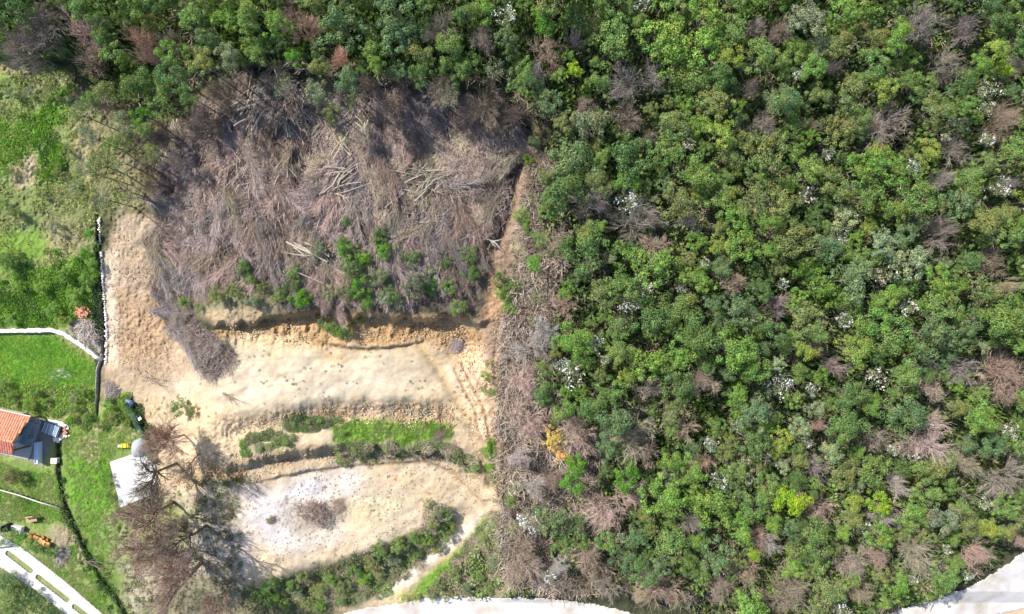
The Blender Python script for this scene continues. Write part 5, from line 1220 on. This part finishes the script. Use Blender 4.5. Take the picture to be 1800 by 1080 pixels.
# white bird-shaped scrap: a white plastic chair thrown on the net
x, y, z = P(246, 730); root = tag(thing('plastic_chair', (x, y, z+.25), R(35), .62), 'small white plastic chair toppled on the green net', 'chair'); root.rotation_euler = (R(70), R(15), R(35))
b = MB(); b.box(0, 0, .42, .44, .42, .03, bev=.01); part('seat', b.mesh('seat', M_PAINT), root, (.8,.8,.8))
b = MB(); [b.box(k*.11, .22, .64, .07, .03, .42, bev=.008) for k in (-1.6, -.5, .5, 1.6)]; b.box(0, .22, .86, .46, .035, .05, bev=.01); part('backrest', b.mesh('backrest', M_PAINT), root, (.8,.8,.8))
for qx in (-1, 1):
    for qy in (-1, 1):
        b = MB(); b.tube([(qx*.19, qy*.18, .41), (qx*.23, qy*.22, 0)], [.022, .016], 6); part('leg', b.mesh('leg', M_PAINT), root, (.78,.78,.78))
# green net fence along the little ditch
NP = [(230,708),(240,722),(250,742),(260,765),(268,786),(274,805)]
C3 = [mathutils.Vector(P(u, v)) for u, v in NP]; root = tag(thing('net_fence', C3[0]), 'leaning green net fence from the blue barrel down to the gravel heap', 'fence')
for p in C3:
    q = p-C3[0]; b = MB(); b.tube([q-mathutils.Vector((0,0,.2)), q+mathutils.Vector((-.12,-.05,1.1))], .03, 6); part('post', b.mesh('post', M_BARK), root, (.2,.17,.12))
b = MB()
for A, B_ in zip(C3[:-1], C3[1:]):
    a_, b_ = A-C3[0], B_-C3[0]; nn_ = 14
    for k in range(nn_):
        p = a_.lerp(b_, k/nn_); top = p+mathutils.Vector((-.12,-.05,1.05)); b.tube([p, top], .009, 3, cap=False)
    for h_ in range(9):
        f = h_/8; o_ = mathutils.Vector((-.12*f, -.05*f, 1.05*f)); b.tube([a_+o_, b_+o_], .010, 3, cap=False)
part('netting', b.mesh('netting', M_PAINT), root, (.16,.32,.24))
# gravel heap on the slab corner
def mound(u, v, ru, rv, hgt, col, mat, label, name, cat, rot=0, seed=1):
    x, y, z = P(u, v); n = 26; m_ = 10; r = np.random.default_rng(seed); V = []; F = []
    for j in range(m_+1):
        q = j/m_
        for i in range(n):
            a = 2*math.pi*i/n; w_ = 1+.10*math.sin(2*a+seed)+.06*math.sin(5*a); rr2 = q*w_
            V.append((ru*rr2*math.cos(a), rv*rr2*math.sin(a), hgt*(1-q**1.7)+r.normal(0, hgt*.02)-(.12 if j == m_ else 0)))
    for j in range(m_):
        for i in range(n): F.append((j*n+i, (j+1)*n+i, (j+1)*n+(i+1) % n, j*n+(i+1) % n))
    b = MB(); b.add(V, F); o = ob(name, b.mesh(name, mat, True), None, (x, y, z+.06), (0, 0, rot)); o.color = (*col, 1); tag(o, label, cat); return o
mound(246, 787, .72, 1.05, .5, (.33,.33,.34), M_GRAVEL, 'grey gravel heap at the upper corner of the white slab', 'gravel_heap', 'gravel heap', R(-12))
mound(251, 822, .14, .22, .16, (.20,.18,.17), M_GRAVEL, 'small dark sand pile on the white slab', 'sand_pile', 'sand pile')
# yellow hose reel: yellow coiled pipe bundle
x, y, z = P(222, 783); root = tag(thing('pipe_bundle', (x, y, z+.06), R(3)), 'bright yellow pipe bundle lying left of the gravel heap', 'pipe bundle')
for k in range(4):
    b = MB(); b.tube([(-.42+.02*k, -.14+.09*k, .06+.04*(k % 2)), (.44-.03*k, -.16+.09*k, .06+.04*(k % 2))], .055, 8); part('pipe', b.mesh('pipe', M_PAINT, True), root, (.80,.66,.03))
for k in (-.25, .1, .3):
    b = MB(); b.box(k, 0, .12, .04, .44, .10, bev=.01); part('strap', b.mesh('strap', M_PAINT), root, (.25,.22,.05))
b = MB(); b.lathe(-.52, -.02, 0, [(.01, .0), (.12, 0), (.14, .06), (.12, .16), (.01, .17)], 12); part('cap', b.mesh('cap', M_PAINT, True), root, (.82,.80,.74))
# black hoops
for (u, v, rd, lab) in ((273,884,.50,'large black hoop of pipe lying on the grass below the slab'),(268,892,.42,'smaller black hoop of pipe tangled with the large one')):
    x, y, z = P(u, v); b = MB(); pts = [(rd*math.cos(q*math.pi/16), rd*1.15*math.sin(q*math.pi/16), .08+.03*math.sin(q*.6)) for q in range(33)]; b.tube(pts, .045, 6, cap=False)
    o = ob('pipe_hoop', b.mesh('pipe_hoop', M_PAINT, True), None, (x, y, z+.05), (.06, 0, .4)); o.color = (.09,.085,.08, 1); tag(o, lab, 'hoop')
# white crate, ladder and the row of pots by the hedge
x, y, z = P(34, 929); root = tag(thing('storage_crate', (x, y, z), R(-12)), 'white open plastic crate right of the black barrel', 'crate')
b = MB()
for sx_, sy_, cx, cy in ((.9,.04,0,.28),(.9,.04,0,-.28),(.04,.52,.43,0),(.04,.52,-.43,0)): b.box(cx, cy, .25, sx_, sy_, .5, bev=.008)
b.box(0, 0, .36, .82, .52, .03); part('crate_body', b.mesh('crate_body', M_PAINT), root, (.78,.77,.75))
b = MB(); b.box(.18, 0, .50, .04, .54, .05); part('handle', b.mesh('handle', M_PAINT), root, (.5,.5,.5))
for k, (u, v, lab) in enumerate(((47,938,'pale plank lying between the white crate and the first orange pot'),(58,943,'pale plank lying under the leftmost orange pots'))):
    flat_thing('plank', lab, 'plank', u, v, .85, .22, .05, -24, M_WOOD, (.66,.64,.60), .01, .02+.06*k)
POTS = [(56,941,.20,(.60,.24,.09),'leftmost small orange clay pot in the row by the hedge'),(64,942,.15,(.55,.2,.08),'smallest dark orange clay pot, second in the row by the hedge'),(69,945,.21,(.62,.27,.1),'orange clay pot, third in the row by the hedge'),(75,948,.24,(.80,.52,.28),'pale cream-orange clay pot in the middle of the row'),
        (81,952,.25,(.72,.38,.15),'light orange clay pot, second from the right end of the row'),(88,955,.25,(.66,.30,.11),'rightmost large orange clay pot in the row by the hedge'),(78,944,.14,(.45,.14,.06),'small rust red clay pot behind the row'),(85,948,.13,(.42,.13,.06),'tiny rust red clay pot behind the rightmost pots')]
for u, v, rd, col, lab in POTS:
    x, y, z = P(u, v); root = tag(thing('clay_pot', (x, y, z+.02)), lab, 'pot', 'clay pots in a row by the hedge')
    b = MB(); b.lathe(0, 0, 0, [(.01, 0), (rd*.65, 0), (rd*.9, rd*1.3), (rd, rd*1.32), (rd, rd*1.62), (rd*.86, rd*1.62), (rd*.82, rd*1.4)], 18); part('pot_body', b.mesh('pot_body', M_CLAY, True), root, col)
    b = MB(); b.lathe(0, 0, 0, [(rd*.84, rd*1.42), (rd*.5, rd*1.47), (.01, rd*1.46)], 14); part('potting_fill', b.mesh('potting_fill', M_CLAY, True), root, tuple(min(1, q*1.25) for q in col))
# garden seat with brown canopy
x, y, z = P(61, 911); root = tag(thing('garden_bench', (x, y, z), R(8)), 'small brown wooden garden bench on the lawn above the pots', 'bench')
b = MB(); [b.box(0, k*.11-.16, .42, .95, .09, .03, bev=.006) for k in range(4)]; part('seat', b.mesh('seat', M_WOOD), root, (.46,.30,.19))
b = MB(); [b.box(0, .30, .55+k*.13, .95, .03, .09, bev=.006) for k in range(3)]; part('backrest', b.mesh('backrest', M_WOOD), root, (.50,.34,.22))
for qx in (-1, 1):
    for qy, hh2 in ((-.2, .42), (.3, .9)):
        b = MB(); b.box(qx*.42, qy, hh2/2, .06, .06, hh2); part('leg', b.mesh('leg', M_WOOD), root, (.3,.2,.13))
# gate post line over the driveway
x, y, z = P(3, 962); b = MB(); b.box(0, 0, .06, 1.9, .09, .10, bev=.01)
o = ob('gate_rail', b.mesh('gate_rail', M_PAINT), None, (x, y, z+.06), (0, 0, R(6))); o.color = (.12,.12,.14,1); tag(o, 'thin dark gate rail across the top of the driveway', 'gate rail')
lying(392, 690, .8, -45, 'dark brown', 'thin dead branch lying on the pale sand left of the upper terrace')
lying(250, 660, 1.0, -28, 'brown', 'long thin dead branch lying at the foot of the mud slope')
lying(150, 985, 1.1, -22, 'dark brown', 'dark dead branch lying across the ditch above the driveway')

# ================================================================== LABELS
ANCH += [('the broken tile heap', 148, 549), ('the lawn wall', 70, 581), ('the tiled house', 20, 760), ('the concrete slab', 235, 845), ('the lone bush on sand', 317, 716), ('the fan-shaped pole stack', 602, 310), ('the left pole stack', 425, 300),
         ('the long curved pole stack', 745, 310), ('the top pole stack', 455, 185), ('the earth cliff', 640, 556), ('the grey terrace heap', 558, 900), ('the purple heap on sand', 372, 625), ('the row of pots', 75, 948), ('the long shadows', 390, 930)]
def place_words(u, v, a):
    dx, dy = u-a[1], v-a[2]
    an_ = math.degrees(math.atan2(-dy, dx)) % 360
    return ['right of', 'upper right of', 'above', 'upper left of', 'left of', 'lower left of', 'below', 'lower right of'][int((an_+22.5)//45) % 8]
def sizew(d_, k):
    if k == 'bush': return 'tiny' if d_ < 24 else 'small' if d_ < 34 else 'mid-sized' if d_ < 42 else 'big'
    return 'tiny' if d_ < 34 else 'small' if d_ < 50 else 'mid-sized' if d_ < 68 else 'large'
keyed = {}
for rt, u, v, tone, d_, kind in TREES:
    a = min(ANCH, key=lambda q: (q[1]-u)**2+(q[2]-v)**2)
    tw_ = tone
    k = (sizew(d_, kind) if kind != 'felled tree' else '', tw_, kind, place_words(u, v, a), a[0])
    keyed.setdefault(k, []).append((math.hypot(u-a[1], v-a[2]), rt))
ORD = ['', 'second', 'third', 'fourth', 'fifth', 'sixth', 'seventh', 'eighth', 'ninth', 'tenth', 'eleventh', 'twelfth']
for k, lst in keyed.items():
    lst.sort(key=lambda q: q[0])
    for i, (_, rt) in enumerate(lst):
        head = ' '.join(w for w in k[:3] if w)
        if len(lst) == 1: rt['label'] = '%s %s %s' % (head, k[3], k[4])
        else: rt['label'] = '%s %s %s %s' % ('nearest' if i == 0 else ORD[i] if i < 12 else 'farthest', head, k[3], k[4])
